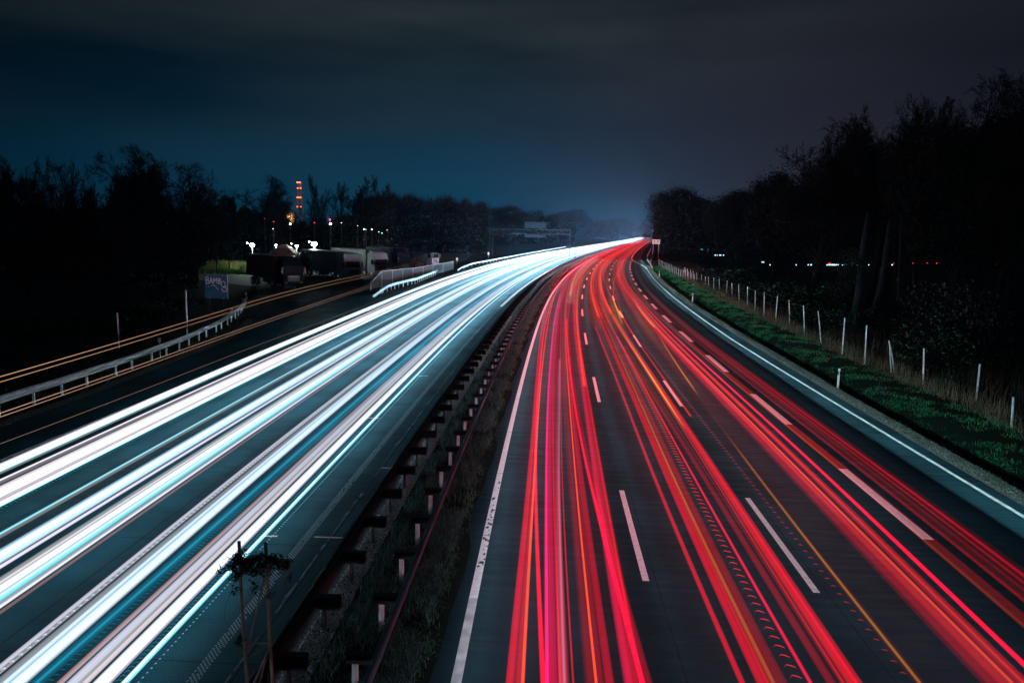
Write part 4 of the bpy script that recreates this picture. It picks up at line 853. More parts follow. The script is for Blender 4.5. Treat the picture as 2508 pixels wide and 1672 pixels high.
# median vegetation
n = 130000; s = 4 + 116 * rng.random(n) ** 1.9; u = rng.uniform(-2.42, -.70, n); keep = clump(s, u, .8) + rng.normal(0, .9, n) > -.7; s, u = s[keep], u[keep]
far = 1 + np.clip(s - 25, 0, 120) / 40
struct(blades('median_grass', s, u, np.full(len(s), .0), rng.uniform(.10, .42, len(s)), .0075 * far, rng.uniform(.2, 1.3, len(s)), DRYD), True)
n = 9000; s = 4 + 110 * rng.random(n) ** 1.8; u = rng.normal(-.66, .07, n); far = 1 + np.clip(s - 25, 0, 120) / 40; keep = clump(s, u, .9) + rng.normal(0, 1, n) > 0; s, u, far = s[keep], u[keep], far[keep]
struct(blades('edge_tufts', s, u, np.full(len(s), .0), rng.uniform(.08, .24, len(s)), .009 * far, rng.uniform(.4, 1.4, len(s)), [(.12, .28, .17), (.09, .22, .12), (.03, .14, .06), (.16, .34, .24)]), True)
n = 16000; s = 100 + 400 * rng.random(n) ** 1.5; u = rng.uniform(-2.4, -.72, n); struct(blades('median_grass', s, u, np.full(n, .0), rng.uniform(.15, .5, n), .05 + (s - 100) / 4000, rng.uniform(.2, 1.0, n), DRYD), True)
# crushed stone under the median guardrail; lamplight glints put into its pale colour
n = 24000; s = 6 + 60 * rng.random(n) ** 1.4; u = rng.uniform(-2.93, -2.45, n)
M_STONE = mat('wet_glint_stone', (.75, .88, .95), .25, noise=(40, .1, (.35, .42, .46)))
x, y = vP(s, u); k = len(s); V = np.zeros((k, 4, 3)); r_ = rng.uniform(.012, .04, k); a = rng.uniform(0, 6.28, k)
for j in range(3): V[:, j] = np.stack([x + np.cos(a + j * 2.09) * r_, y + np.sin(a + j * 2.09) * r_, .045 + rng.uniform(-.01, .012, k)], 1)
V[:, 3] = np.stack([x + rng.normal(0, .006, k), y + rng.normal(0, .006, k), .05 + r_ * .9], 1); b = np.arange(k) * 4
struct(fast_mesh('crushed_stone', V.reshape(-1, 3), np.vstack([np.stack([b, b + 1, b + 3], 1), np.stack([b + 1, b + 2, b + 3], 1), np.stack([b + 2, b, b + 3], 1)]), None, M_STONE), True)
# stones and weeds on the left verge in front of the long guardrail
n = 7000; s = 14 + 46 * rng.random(n) ** 1.2; u = np.array([ROAD_L_EDGE(q) for q in s]) - .05 - rng.gamma(1.5, .22, n)
struct(specks('verge_litter', s, u, np.full(n, .012), .035, [(.16, .18, .13), (.10, .12, .08), (.24, .25, .22), (.05, .07, .04)]), True)
n = 14000; s = 10 + 60 * rng.random(n) ** 1.2; u = np.array([ROAD_L_EDGE(q) for q in s]) - .3 - rng.gamma(2.2, .9, n); keep = clump(s, u, .6) + rng.normal(0, 1, n) > 0; s, u = s[keep], u[keep]
struct(blades('left_verge_grass', s, u, np.full(len(s), -.04), rng.uniform(.06, .22, len(s)), .02, rng.uniform(.3, 1.1, len(s)), [(.04, .07, .03), (.07, .09, .04), (.10, .10, .06), (.03, .05, .02)]), True)

# ------------------------------------------------------------------ trees
def grow(mb, p, d, ln, r, lvl, cfg, rg, store):
    nseg = cfg['seg'][lvl]; pts = [p]; rad = [r]; q = Vector(p); dd = Vector(d)
    for i in range(nseg):
        dd = (dd + Vector((rg.gauss(0, 1), rg.gauss(0, 1), rg.gauss(0, .6))) * cfg['wob'][lvl] + Vector((0, 0, cfg['up'][lvl]))).normalized()
        q = q + dd * (ln / nseg); pts.append(q.copy()); rad.append(max(r * (1 - (i + 1) / nseg * cfg['tap'][lvl]), cfg['rmin']))
    (store[0] if lvl <= cfg['trunk_lvl'] else store[1]).tube(pts, rad, 7 if lvl == 0 else 5 if lvl == 1 else 3, cap=False)
    if lvl + 1 >= len(cfg['n']): return
    nc = cfg['n'][lvl + 1]; f0 = cfg['from'][lvl]
    for k in range(nc):
        f = f0 + (1 - f0) * (k + rg.random()) / nc; i = min(int(f * nseg), nseg - 1); fr_ = f * nseg - i
        b = pts[i].lerp(pts[i + 1], fr_); dl = (pts[i + 1] - pts[i]).normalized(); a = dl.orthogonal().normalized()
        a = Matrix.Rotation(rg.uniform(0, 6.283), 3, dl) @ a; ang = R(rg.uniform(*cfg['ang'][lvl]))
        nd = (dl * math.cos(ang) + a * math.sin(ang)).normalized(); L2 = ln * cfg['lr'][lvl] * rg.uniform(.6, 1.15) * (1 - .45 * (f - f0) / (1 - f0 + .01) * cfg.get('cone', 1))
        grow(mb, b, nd, L2, max(rad[i] * cfg['rr'], cfg['rmin']), lvl + 1, cfg, rg, store)
def tree_proto(name, cfg, seed, H, label, leaf=None, bark=M_BARK, trunks=1):
    rg = random.Random(seed); st = (MB(), MB())
    for k in range(trunks):
        a = rg.uniform(0, 6.28); off = Vector((math.cos(a), math.sin(a), 0)) * (0 if trunks == 1 else rg.uniform(.2, .7))
        grow(None, off + Vector((0, 0, -.3)), (math.cos(a) * (.12 if trunks > 1 else .02), math.sin(a) * (.12 if trunks > 1 else .02), 1), cfg['H'] * rg.uniform(.85, 1), cfg['r'], 0, cfg, rg, st)
    zmax = float(np.percentile([v[2] for v in st[1].v], 99.3)); k_ = H / zmax
    for m_ in st: m_.v = [(x * k_, y * k_, z * k_) for x, y, z in m_.v]
    if cfg is SPREAD or cfg is FAN:      # crowns of open-grown trees round off
        xs_ = [math.hypot(v[0], v[1]) for v in st[1].v]; Rw = float(np.percentile(xs_, 93)); zc_ = H * .60; Rz = H * .41
        def rnd(v):
            e = math.sqrt((v[0] / Rw) ** 2 + (v[1] / Rw) ** 2 + ((v[2] - zc_) / Rz) ** 2)
            if e <= 1: return v
            f = (1 + .18 * (e - 1)) / e; return (v[0] * f, v[1] * f, zc_ + (v[2] - zc_) * f)
        st[1].v = [rnd(v) if v[2] > zc_ * .6 else v for v in st[1].v]
    t = thing(name, label, 'tree', (0, -500, 0)); st[0].build('trunk', bark, t, True)
    me = st[1].build('crown', bark, t)
    if leaf:
        n_, sz, lo, hi, wx, cols = leaf; V = []; rr = np.random.default_rng(seed); 
        src = np.array(st[1].v); src = src[(src[:, 2] > lo * H) & (src[:, 2] < hi * H)]
        c = src[rr.integers(0, len(src), n_)] + rr.normal(0, wx, (n_, 3)); Vq = quads(c, sz, rr); cols = np.array(cols)
        fast_mesh('foliage', Vq.reshape(-1, 3), np.arange(n_ * 4).reshape(-1, 4), np.repeat(cols[rr.integers(0, len(cols), n_)] * rr.uniform(.6, 1.3, (n_, 1)), 4, 0), M_VEG, t)
    t['H0'] = H; xs = [abs(v[0]) for v in st[1].v]; t['W0'] = float(np.percentile(xs, 95)) * 2
    return t
def quads(c, sz, rr):
    n = len(c); a = rr.normal(0, 1, (n, 3)); a /= np.linalg.norm(a, axis=1)[:, None]; b = rr.normal(0, 1, (n, 3)); b -= a * (a * b).sum(1)[:, None]; b /= np.linalg.norm(b, axis=1)[:, None]
    d = np.cross(a, b); s_ = sz * rr.uniform(.5, 1.4, (n, 1)); return np.stack([c - b * s_, c - d * s_ * .6, c + b * s_, c + d * s_ * .6], 1)
SPREAD = dict(H=10, r=.30, seg=[6, 7, 5, 4, 3], wob=[.05, .09, .14, .18, .2], up=[.02, .06, .04, .02, .01], tap=[.45, .85, .8, .8, .7], n=[1, 15, 11, 9, 7], **{'from': [.40, .22, .12, .1]}, ang=[(14, 58), (24, 50), (24, 52), (25, 60)], lr=[.72, .46, .48, .5], rr=.5, rmin=.017, trunk_lvl=0, cone=.15)
UPR = dict(H=14, r=.26, seg=[8, 6, 5, 4, 3], wob=[.04, .07, .10, .14, .16], up=[.02, .14, .12, .08, .06], tap=[.75, .85, .8, .8, .7], n=[1, 14, 9, 7, 4], **{'from': [.22, .2, .2, .15]}, ang=[(18, 38), (16, 34), (16, 40), (18, 45)], lr=[.60, .5, .5, .5], rr=.45, rmin=.022, trunk_lvl=0)
FAN = dict(H=5, r=.30, seg=[4, 8, 6, 5, 3], wob=[.05, .05, .09, .14, .18], up=[.02, .05, .08, .06, .04], tap=[.3, .85, .8, .8, .7], n=[1, 12, 11, 8, 5], **{'from': [.35, .3, .2, .15]}, ang=[(12, 40), (12, 30), (16, 40), (20, 50)], lr=[2.5, .42, .42, .5], rr=.55, rmin=.022, trunk_lvl=0, cone=.3)
SHR = dict(H=2.2, r=.07, seg=[4, 4, 3, 3], wob=[.12, .18, .2, .2], up=[.05, .08, .05, .03], tap=[.5, .8, .8, .7], n=[1, 9, 7, 5], **{'from': [.05, .1, .15]}, ang=[(25, 60), (25, 60), (25, 60)], lr=[.8, .6, .5], rr=.5, rmin=.010, trunk_lvl=0)
DKL = [(.002, .006, .006), (.003, .008, .008), (.0015, .004, .004), (.004, .008, .008)]
protos = {
 'spread': tree_proto('bare_tree', SPREAD, 3, 20, '', leaf=(5000, .10, .05, .80, .2, DKL)), 'spread2': tree_proto('bare_tree', SPREAD, 8, 20, ''), 'fan': tree_proto('bare_tree', FAN, 5, 18, ''), 'upright': tree_proto('upright_tree', UPR, 4, 20, ''), 'upright2': tree_proto('upright_tree', UPR, 14, 20, ''),
 'ivy': tree_proto('ivy_tree', SPREAD, 12, 18, '', leaf=(14000, .12, .36, .80, .35, DKL)),
 'dense': tree_proto('dense_tree', SPREAD, 17, 16, '', leaf=(30000, .14, .36, 1.0, .55, DKL)),
 'column': tree_proto('column_tree', UPR, 23, 14, '', leaf=(10000, .12, .05, 1.0, .2, DKL)),
 'shrub': tree_proto('shrub', SHR, 6, 3, '', leaf=(900, .07, .0, 1.0, .15, [(.04, .14, .06), (.02, .06, .04), (.06, .10, .08), (.03, .24, .09)]), trunks=6),
 'leafy': tree_proto('shrub', SHR, 16, 3, '', leaf=(1500, .055, .0, 1.0, .12, [(.05, .06, .065), (.025, .04, .04), (.07, .085, .09), (.015, .07, .035)]), trunks=5),
}
used = set()
def tree(kind, px, ptop, Y, wpx, label, rz=None, group=None, zb=0.0, Wk=1.0):
    X, _, zt = ony(px, ptop, Y); src = protos[kind]; random.seed(int(px * 7 + Y)); rz = random.uniform(0, 6.28) if rz is None else rz
    sz = (zt - zb) / src['H0']; sx = (wpx / F_PX * Y) / src['W0'] * Wk
    if kind in used: t = copy_thing(src, (X, Y, zb), rz, (sx, sx, sz))
    else:
        used.add(kind); t = src; t.location = (X, Y, zb); t.rotation_euler = (0, 0, rz); t.scale = (sx, sx, sz)
    tag(t, label, 'shrub' if kind in ('shrub', 'leafy') else 'tree', group)
    for kk in ('H0', 'W0'):
        pass
    return t
# left skyline
tree('ivy', 25, 376, 96, 120, 'dark bare tree cut by the left edge of the view')
tree('fan', 132, 368, 90, 155, 'fan shaped bare tree with many straight upright limbs, second from the left edge', Wk=.85)
tree('column', 215, 462, 98, 44, 'narrow pointed dark tree between the fan shaped tree and the tallest left tree')
tree('dense', 335, 430, 100, 100, 'dark body of ivy below the tallest left tree')
tree('spread', 322, 350, 95, 190, 'tallest bare tree on the left skyline, dense in its middle', Wk=.85)
tree('spread2', 455, 392, 90, 185, 'broad round bare tree right of the tallest left tree', Wk=.8)
tree('column', 560, 480, 140, 52, 'slim dark tree in the gap before the round bare tree by the lamps')
tree('spread2', 635, 428, 137, 125, 'round headed tree directly above the left star bright street lamp')
tree('upright', 785, 434, 150, 52, 'tall slim bare tree just right of the red lit mast')
tree('upright2', 832, 448, 155, 50, 'second slim bare tree right of the red lit mast')
tree('spread', 712, 488, 140, 62, 'small scraggly tree in front of the red lit mast')
tree('spread2', 762, 500, 145, 60, 'low bare tree between the mast and the tall slim tree')
tree('upright', 884, 436, 150, 85, 'bushy upright tree left of the long wood')
tree('upright2', 940, 450, 160, 60, 'pointed upright tree at the start of the long wood')
tree('upright2', 672, 500, 130, 34, 'thin small tree beside the round headed tree')
tree('upright', 500, 470, 136, 70, 'thin trunked young trees lit green beside the lamp lawn', zb=0)
tree('upright', 528, 560, 118, 26, 'pale slim birch leaning over the lit lawn')
tree('upright2', 560, 585, 124, 30, 'slender twiggy sapling at the edge of the lit lawn')
tree('spread2', 672, 618, 108, 22, 'small black bare tree in front of the kiosk roof, left one')
tree('spread', 722, 606, 104, 58, 'small black bare tree in front of the kiosk roof, right one')
# centre far
tree('dense', 1250, 507, 430, 78, 'rounded hazy tree behind the gantry panels')
tree('upright', 1316, 515, 620, 60, 'hazy bare tree right of the gantry panels'); tree('dense', 1408, 513, 1000, 60, 'hazy dark tree clump rising above the far white trails')
tree('dense', 1372, 525, 900, 60, 'lower hazy tree left of the dark clump above the far trails'); tree('dense', 1470, 540, 1400, 46, 'small low hazy tree far behind the white trails'); tree('dense', 1512, 535, 1500, 54, 'rounded hazy tree nearest the vanishing point')
# right side
tree('dense', 1672, 466, 300, 130, 'big round dark tree right of the vanishing point')
tree('spread', 1735, 484, 300, 60, 'open bare tree right of the big round dark tree')
tree('dense', 1812, 470, 230, 130, 'second big dark tree on the right skyline')
tree('ivy', 1770, 492, 220, 70, 'small dark tree filling the gap on the right skyline')
tree('dense', 1912, 430, 120, 110, 'dark bushy tree at the foot of the tall bare oaks', Wk=1.1)
tree('spread2', 2020, 276, 76, 210, 'tall bare oak with a wide lacy crown leaning left')
tree('spread', 2180, 218, 74, 210, 'tallest lacy bare oak behind the fence on the right')
tree('ivy', 2120, 300, 90, 190, 'ivy covered tree between the two lacy oaks')
tree('ivy', 2290, 235, 66, 150, 'dark ivy tree beside the tallest lacy oak')
tree('spread2', 2385, 168, 62, 200, 'high bare tree near the right edge with a pointed top')
tree('spread', 2500, 178, 58, 190, 'bare tree cut by the right edge of the view')
tree('dense', 2380, 330, 62, 240, 'black dense tree mass below the high bare tree at the right'); tree('dense', 2520, 300, 60, 220, 'black dense tree at the right edge'); tree('dense', 2200, 380, 96, 230, 'black dense tree behind the tallest lacy oak'); tree('dense', 2020, 440, 110, 220, 'black dense tree behind the leaning oak')
# two heavy leaning trunks behind the fence
def bigtrunk(pts, rads, Y, label):
    mb = MB(); q = [ony(x, y, Y) for x, y in pts]; mb.tube([(a - q[0][0], b - Y, c) for a, b, c in q], rads, 10); o = mb.build('tree_trunk', M_BARKP, None, True); o.location = (q[0][0], Y, 0); tag(o, label, 'tree'); return o
bigtrunk([(2084, 812), (2096, 770), (2104, 720), (2108, 660), (2112, 620), (2120, 570), (2128, 520)], [.50, .38, .31, .27, .24, .20, .14], 60, 'thick pale leaning trunk behind the fence, the more brightly lit one')
bigtrunk([(2128, 800), (2142, 765), (2156, 710), (2168, 640), (2174, 590), (2180, 540)], [.42, .33, .28, .25, .20, .15], 63, 'thick dim leaning trunk just right of the brightly lit one')
bigtrunk([(2198, 740), (2203, 690), (2205, 600), (2209, 520)], [.10, .09, .08, .06], 60, 'thin upright stem right of the two thick trunks')
# shrubs
tree('leafy', 2090, 610, 58, 60, 'russet leafed branch bush in front of the pale leaning trunk', zb=3.4); tree('leafy', 2335, 690, 46, 190, 'leafy bramble bush behind the fence near the right edge'); tree('shrub', 2290, 800, 43, 130, 'tangled reed clump behind the second nearest fence post')
tree('leafy', 2420, 720, 44, 150, 'second leafy bramble bush at the right edge'); tree('shrub', 2050, 745, 62, 150, 'dim shrub at the foot of the thick trunks'); tree('shrub', 1905, 690, 84, 140, 'dim green shrub behind the middle fence posts'); tree('shrub', 1800, 655, 110, 120, 'dim shrub behind the farther fence posts'); tree('shrub', 1985, 690, 75, 130, 'dim shrub left of the thick trunks')
for i, (px, pt, Y, wp) in enumerate(((20, 770, 50, 120), (85, 800, 46, 110), (150, 790, 50, 110), (225, 770, 54, 120), (300, 775, 52, 110), (20, 860, 40, 90), (350, 740, 58, 110), (420, 720, 66, 100))):
    tree(('shrub', 'leafy')[i % 2], px, pt, Y, wp, ['bush cut by the left edge above the amber lines', 'bush second from the left edge above the amber lines', 'low bush left of the thin mossy pole', 'green glinting bush just left of the mossy pole', 'dark bush behind the thin mossy pole', 'bright green bush at the left edge touching the amber lines', 'bush between the mossy pole and the thick pale pole', 'bush behind the thick pale pole'][i])
for i, (px, pt, Y, wp) in enumerate(((60, 560, 74, 150), (170, 600, 70, 140), (280, 560, 78, 150), (400, 580, 80, 140), (462, 600, 92, 70))):
    tree('ivy', px, pt, Y, wp, ['dark thicket tree cut by the left edge, below the skyline', 'dark thicket tree below the fan shaped tree', 'dark thicket tree below the tallest left tree', 'dark thicket tree below the broad round tree', 'dark thicket tree behind the graffiti board'][i])
# woods that read as one mass
def woodland(name, prof, Y0, Y1, n_leaf, n_twig, sz, cols, seed, zlo=0.0):
    """prof: list of (px, top py) at the near depth"""
    rr = np.random.default_rng(seed); xs = [p[0] for p in prof]; ys = [p[1] for p in prof]; V = []; Cc = []
    px_ = rr.uniform(xs[0], xs[-1], n_leaf); Y = rr.uniform(Y0, Y1, n_leaf); top = np.interp(px_, xs, ys) + 6 * np.sin(px_ * .11 + 2 * np.sin(px_ * .033)) + rr.normal(0, 2.5, n_leaf)
    hz = 563.6 + (px_ - 1254) * .0288; X = (px_ - 1254) / F_PX * Y; zt = CAM_H + (hz - top) / F_PX * Y0; z = zlo + (zt - zlo) * rr.random(n_leaf) ** .8
    c = np.stack([X, Y, z], 1); q = quads(c, sz, rr).reshape(-1, 3); cols = np.array(cols); C = np.repeat(cols[rr.integers(0, len(cols), n_leaf)] * rr.uniform(.5, 1.3, (n_leaf, 1)), 4, 0)
    # rising twigs along the upper edge
    px2 = rr.uniform(xs[0], xs[-1], n_twig); Y2 = rr.uniform(Y0, Y1, n_twig); top2 = np.interp(px2, xs, ys) + 6 * np.sin(px2 * .11 + 2 * np.sin(px2 * .033)); h2 = rr.uniform(6, 26, n_twig)
    X2 = (px2 - 1254) / F_PX * Y2; hz2 = 563.6 + (px2 - 1254) * .0288; z2 = CAM_H + (hz2 - top2) / F_PX * Y0; dz = h2 / F_PX * Y0; w_ = .00022 * Y0
    tx = rr.normal(0, .22, n_twig) * dz; b0 = np.stack([X2 - w_, Y2, z2 - dz], 1); b1 = np.stack([X2 + w_, Y2, z2 - dz], 1); t0 = np.stack([X2 + tx + w_ * .3, Y2, z2 + dz * .6], 1); t1 = np.stack([X2 + tx - w_ * .3, Y2, z2 + dz * .6], 1)
    q2 = np.stack([b0, b1, t0, t1], 1).reshape(-1, 3); V = np.vstack([q, q2]); C = np.vstack([C, np.full((len(q2), 3), .015)])
    return struct(fast_mesh(name, V, np.arange(len(V)).reshape(-1, 4), C, M_VEG), True)
woodland('woodland', [(-80, 490), (60, 505), (200, 515), (300, 505), (420, 515), (520, 515), (600, 512), (680, 535), (700, 548), (800, 548), (850, 530), (960, 505)], 140, 165, 42000, 1500, .30, DKL, 31)
woodland('woodland', [(860, 490), (940, 478), (1000, 486), (1060, 488), (1100, 490), (1150, 500), (1185, 508)], 230, 300, 26000, 2600, .42, DKL, 32)
woodland('woodland', [(1150, 505), (1200, 512), (1240, 518), (1300, 528), (1340, 536), (1400, 545)], 460, 540, 9000, 1200, .8, DKL, 33)
woodland('woodland', [(1380, 540), (1440, 545), (1480, 549), (1505, 552)], 950, 1050, 4000, 500, 1.5, DKL, 37)
woodland('woodland', [(1480, 548), (1530, 551), (1592, 553)], 1700, 1900, 4000, 500, 2.4, DKL, 38)
woodland('woodland', [(1590, 510), (1650, 498), (1720, 510), (1780, 505), (1850, 485), (1900, 475), (1960, 450), (2050, 440), (2200, 400), (2350, 350), (2600, 300)], 250, 300, 60000, 1500, .62, DKL, 34, zlo=0)
woodland('woodland', [(1880, 500), (1950, 470), (2050, 440), (2160, 400), (2300, 330), (2400, 300), (2600, 280)], 90, 120, 32000, 800, .30, DKL, 35, zlo=9.5)
woodland('undergrowth', [(-60, 560), (100, 590), (250, 600), (400, 610), (480, 625)], 84, 96, 12000, 400, .2, DKL, 36)
n = 9000; s = 25 + 170 * rng.random(n) ** 1.3; u = 22.3 + rng.gamma(2, 1.6, n)
struct(blades('rank_weeds', s, u, np.zeros(n), rng.uniform(.3, 1.5, n), .02 + s / 6000, rng.uniform(.05, .6, n), [(.05, .045, .035), (.08, .065, .05), (.035, .045, .03)]), True)

# ------------------------------------------------------------------ lorries in the rest area
M_LAMPG = mat('lamp_glass', (.12, .13, .14), .2); M_TYRE = mat('tyre', (.02, .02, .02), .9); M_GLASS = mat('dark_glass', (.01, .012, .015), .15, 0, .3); M_CABW = mat('cab_white', (.12, .155, .19), .5, 0, .2, noise=(2, .2, (.09, .12, .15))); M_TARPB = mat('tarpaulin_blue_grey', (.02, .028, .036), .55, noise=(1.5, .2, (.014, .02, .026)))
M_TARPR = mat('tarpaulin_red', (.14, .018, .02), .5, noise=(1.5, .2, (.09, .012, .015))); M_TARPW = mat('tarpaulin_white', (.07, .10, .12), .5, noise=(1.5, .2, (.05, .07, .09))); M_CHAS = mat('chassis', (.03, .03, .032), .7); M_CABG = mat('cab_dark', (.004, .008, .008), .8, 0, .08); M_TARPN = mat('tarpaulin_navy', (.015, .02, .045), .5)
def lorry(loc, rz, cabm, tarm, label, length=11.5, cab_h=3.5, box_h=3.9, lamps=False, writing=False, cab=True):
    t = thing('lorry', label, 'lorry', loc, rz)      # front points to +x
    if cab:
        mb = MB(); w2 = 1.24; prof = [(0, .55), (0, 1.15), (-.05, 1.75), (-.16, 2.75), (-.55, cab_h), (-2.15, cab_h), (-2.15, .85), (-1.9, .55)]
        mb.prism([(x, z) for x, z in prof], 2.48, Matrix.Identity(4)); mb.build('cab', cabm, t)
        mb = MB(); mb.prism([(.012, 1.80), (-.125, 2.62), (-.14, 2.62), (-.02, 1.80)], 2.2, Matrix.Identity(4)); mb.build('windscreen', M_GLASS, t)
        for sy in (-1, 1):
            mb = MB(); mb.prism([(-.35, 1.85), (-.42, 2.55), (-1.05, 2.55), (-1.1, 1.85)], .02, Matrix.Translation((0, sy * 1.245, 0))); mb.build('side_window', M_GLASS, t)
            mb = MB(); mb.box((.05, sy * 1.42, 2.15), (.12, .22, .75), bev=.03); mb.box((-.05, sy * 1.3, 2.5), (.05, .2, .05)); mb.build('mirror', M_BLACK, t)
            mb = MB(); mb.box((.02, sy * .95, .72), (.06, .36, .2), bev=.02); mb.build('headlight', M_LAMPG, t)
        mb = MB(); mb.box((.01, 0, 1.22), (.05, 1.5, .72), bev=.02)
        for k in range(4): mb.box((.045, 0, .98 + k * .16), (.02, 1.4, .03))
        mb.build('grille', M_BLACK, t)
        mb = MB(); mb.box((.03, 0, .52), (.16, 2.46, .38), bev=.05); mb.build('bumper', cabm, t)
        mb = MB(); mb.prism([(-.5, cab_h), (-.9, cab_h + .28), (-2.1, box_h), (-2.1, cab_h)], 1.9, Matrix.Identity(4)); mb.build('roof_deflector', cabm, t)
    mb = MB(); mb.box((-2.5 - (length - 2.5) / 2, 0, (1.15 + box_h) / 2), (length - 2.5, 2.5, box_h - 1.15), bev=.03); bxo = mb.build('cargo_box', tarm, t)
    mb = MB(); k = 0
    while k * 1.25 < length - 2.6: 
        for sy in (-1, 1): mb.box((-2.6 - k * 1.25, sy * 1.258, (1.2 + box_h) / 2), (.05, .012, box_h - 1.3))
        k += 1
    mb.build('tarpaulin_seam', M_CHAS, bxo)
    mb = MB(); mb.box((-length / 2 - .2, 0, 1.0), (length - .8, 1.0, .28)); mb.box((-length * .45, -1.1, .75), (2.4, .1, .5)); mb.box((-length * .45, 1.1, .75), (2.4, .1, .5)); mb.build('chassis', M_CHAS, t)
    for wx in (-.95 if cab else -2.9, -3.1 if cab else -3.4, -length + 1.6, -length + 2.9):
        for sy in (-1, 1):
            mb = MB(); mb.tube([(wx, sy * .92, .5), (wx, sy * 1.22, .5)], .5, 18); wh = mb.build('wheel', M_TYRE, t)
            mb = MB(); mb.tube([(wx, sy * 1.18, .5), (wx, sy * 1.235, .5)], .27, 12); mb.build('rim', M_GALV, wh)
    return t
HRZ = math.atan2(-.74, .67)
def front(px, Y): return (ony(px, 680, Y)[0], Y, 0)
lorry(front(719, 90), HRZ, M_CABG, M_TARPR, 'dark lorry with a red box, nearest the lit lawn', 10.5, 3.2, 3.75)
lorry(front(865, 107), HRZ, M_CABW, M_TARPB, 'lorry with a white cab and grey blue box, second from the left', 13.5, 3.55, 3.85)
lorry(front(935, 117), HRZ, M_CABW, M_TARPB, 'lorry with a white cab standing behind the glass screen', 13.5, 3.5, 3.95)
lorry(front(992, 127), HRZ + R(3), M_CABG, M_TARPW, 'lorry with a brightly lit white roof edge, behind the two white cabs', 9.5, 3.4, 4.05)
lorry(front(1030, 132), HRZ + R(3), M_CABG, M_TARPN, 'dark navy lorry at the right end of the row', 9.0, 3.3, 3.9)
vb = lorry(front(1066, 150), HRZ + R(20), M_CABW, M_TARPW, 'small white van parked farthest right', 5.2, 2.2, 2.5); vb['category'] = 'van'

# ------------------------------------------------------------------ kiosk, lamps, tables, lawn
M_WALL = mat('kiosk_wall', (.35, .30, .26), .8); M_ROOF = mat('kiosk_roof', (.42, .33, .30), .7, noise=(3, .2, (.30, .24, .22))); M_LIT = emis('lit_strip', (1.0, .93, .82), 3.0)
Yk = 114; kx0 = ony(649, 628, Yk)[0]; kx1 = ony(725, 628, Yk)[0]; kw = kx1 - kx0; ze = ony(690, 627, Yk)[2]; z1 = ony(690, 608, Yk)[2]; z2 = ony(700, 600, Yk)[2]
kk = thing('kiosk', 'small rest area building with a pinkish hipped roof below the lamps', 'building', ((kx0 + kx1) / 2, Yk + 2, 0))
mb = MB(); mb.box((0, 0, ze / 2), (kw * .86, 3.4, ze)); mb.build('wall', M_WALL, kk)
def hip(mb, w0, d0, z0, w1, d1, z1, cx=0):
    v = [(cx - w0 / 2, -d0 / 2, z0), (cx + w0 / 2, -d0 / 2, z0), (cx + w0 / 2, d0 / 2, z0), (cx - w0 / 2, d0 / 2, z0), (cx - w1 / 2, -d1 / 2, z1), (cx + w1 / 2, -d1 / 2, z1), (cx + w1 / 2, d1 / 2, z1), (cx - w1 / 2, d1 / 2, z1)]
    mb.add(v, [(3, 2, 1, 0), (4, 5, 6, 7), (0, 1, 5, 4), (1, 2, 6, 5), (2, 3, 7, 6), (3, 0, 4, 7)])
mb = MB(); hip(mb, kw, 4.2, ze + .002, kw * .42, 1.8, z1, ); rf = mb.build('roof', M_ROOF, kk)
mb = MB(); hip(mb, kw * .44, 1.9, z1 + .003, kw * .14, .5, z2); mb.build('lit_roof_crown', mat('lit_roof_crown', (.75, .75, .55), .5), rf)  # upper roof tier; yellowish lamplight is put into its colour
mb = MB(); mb.box((kw * .22, -2.12, ze + .02), (kw * .5, .05, .10)); mb.build('lit_fascia', M_LIT, kk)
for dx in (-.25, .15):
    mb = MB(); mb.box((kw * dx, -1.72, ze * .55), (.6, .04, .8)); mb.build('window', M_GLASS, kk)
M_LAMP = emis('lamp_glow', (.80, .96, 1.0), 60)
def lamp(px, pt, Y, pb_z, label, e, r=.16, arm=None, zg=0.0):
    X, _, zt = ony(px, pt, Y); t = thing('street_lamp', label, 'street lamp', (X, Y, zg))
    mb = MB(); mb.tube([(0, .05, 0), (0, .05, zt - .05)], [.06, .045], 8); mb.build('pole', M_GALVW, t)
    mb = MB(); mb.box((0, 0, zt + .10), (.62, .34, .10), bev=.03); mb.build('housing', M_GALV, t)
    mb = MB(); mb.box((0, -.02, zt - .02), (2 * r, 2 * r, 2 * r * .8), bev=r * .55); mb.build('lamp_head', M_LAMP, t)
    if arm:
        ax, az, _ = ony(arm[0], arm[1], Y)[0] - X, ony(arm[0], arm[1], Y)[2], 0
        mb = MB(); mb.tube([(0, .05, zt + .1), (ax, .05, az + .1)], .03, 6); mb.build('arm', M_GALVW, t)
        mb = MB(); mb.box((ax, -.02, az), (.16, .12, .10), bev=.03); mb.build('small_lamp_head', M_LAMP, t)
    ld = bpy.data.lights.new('lamp_light', 'POINT'); ld.energy = e; ld.color = (.80, .98, .92); ld.shadow_soft_size = .15; o = bpy.data.objects.new('lamp_light', ld); sc.collection.objects.link(o); o.parent = t; o.location = (0, -.15, zt - .25)
    return t
lamp(617.5, 600, 122, 0, 'bright street lamp at the left, beside the lit lawn', 2600, .32, (605, 595.5))
lamp(676, 600, 126, 0, 'dim street lamp half hidden by the small bare tree', 350, .12)
lamp(726.5, 602, 124, 0, 'medium street lamp right of the kiosk roof', 700, .20, (713, 597))
lamp(769.5, 597.5, 118, 0, 'brightest street lamp above the parked lorries', 2200, .36, (757.5, 592))
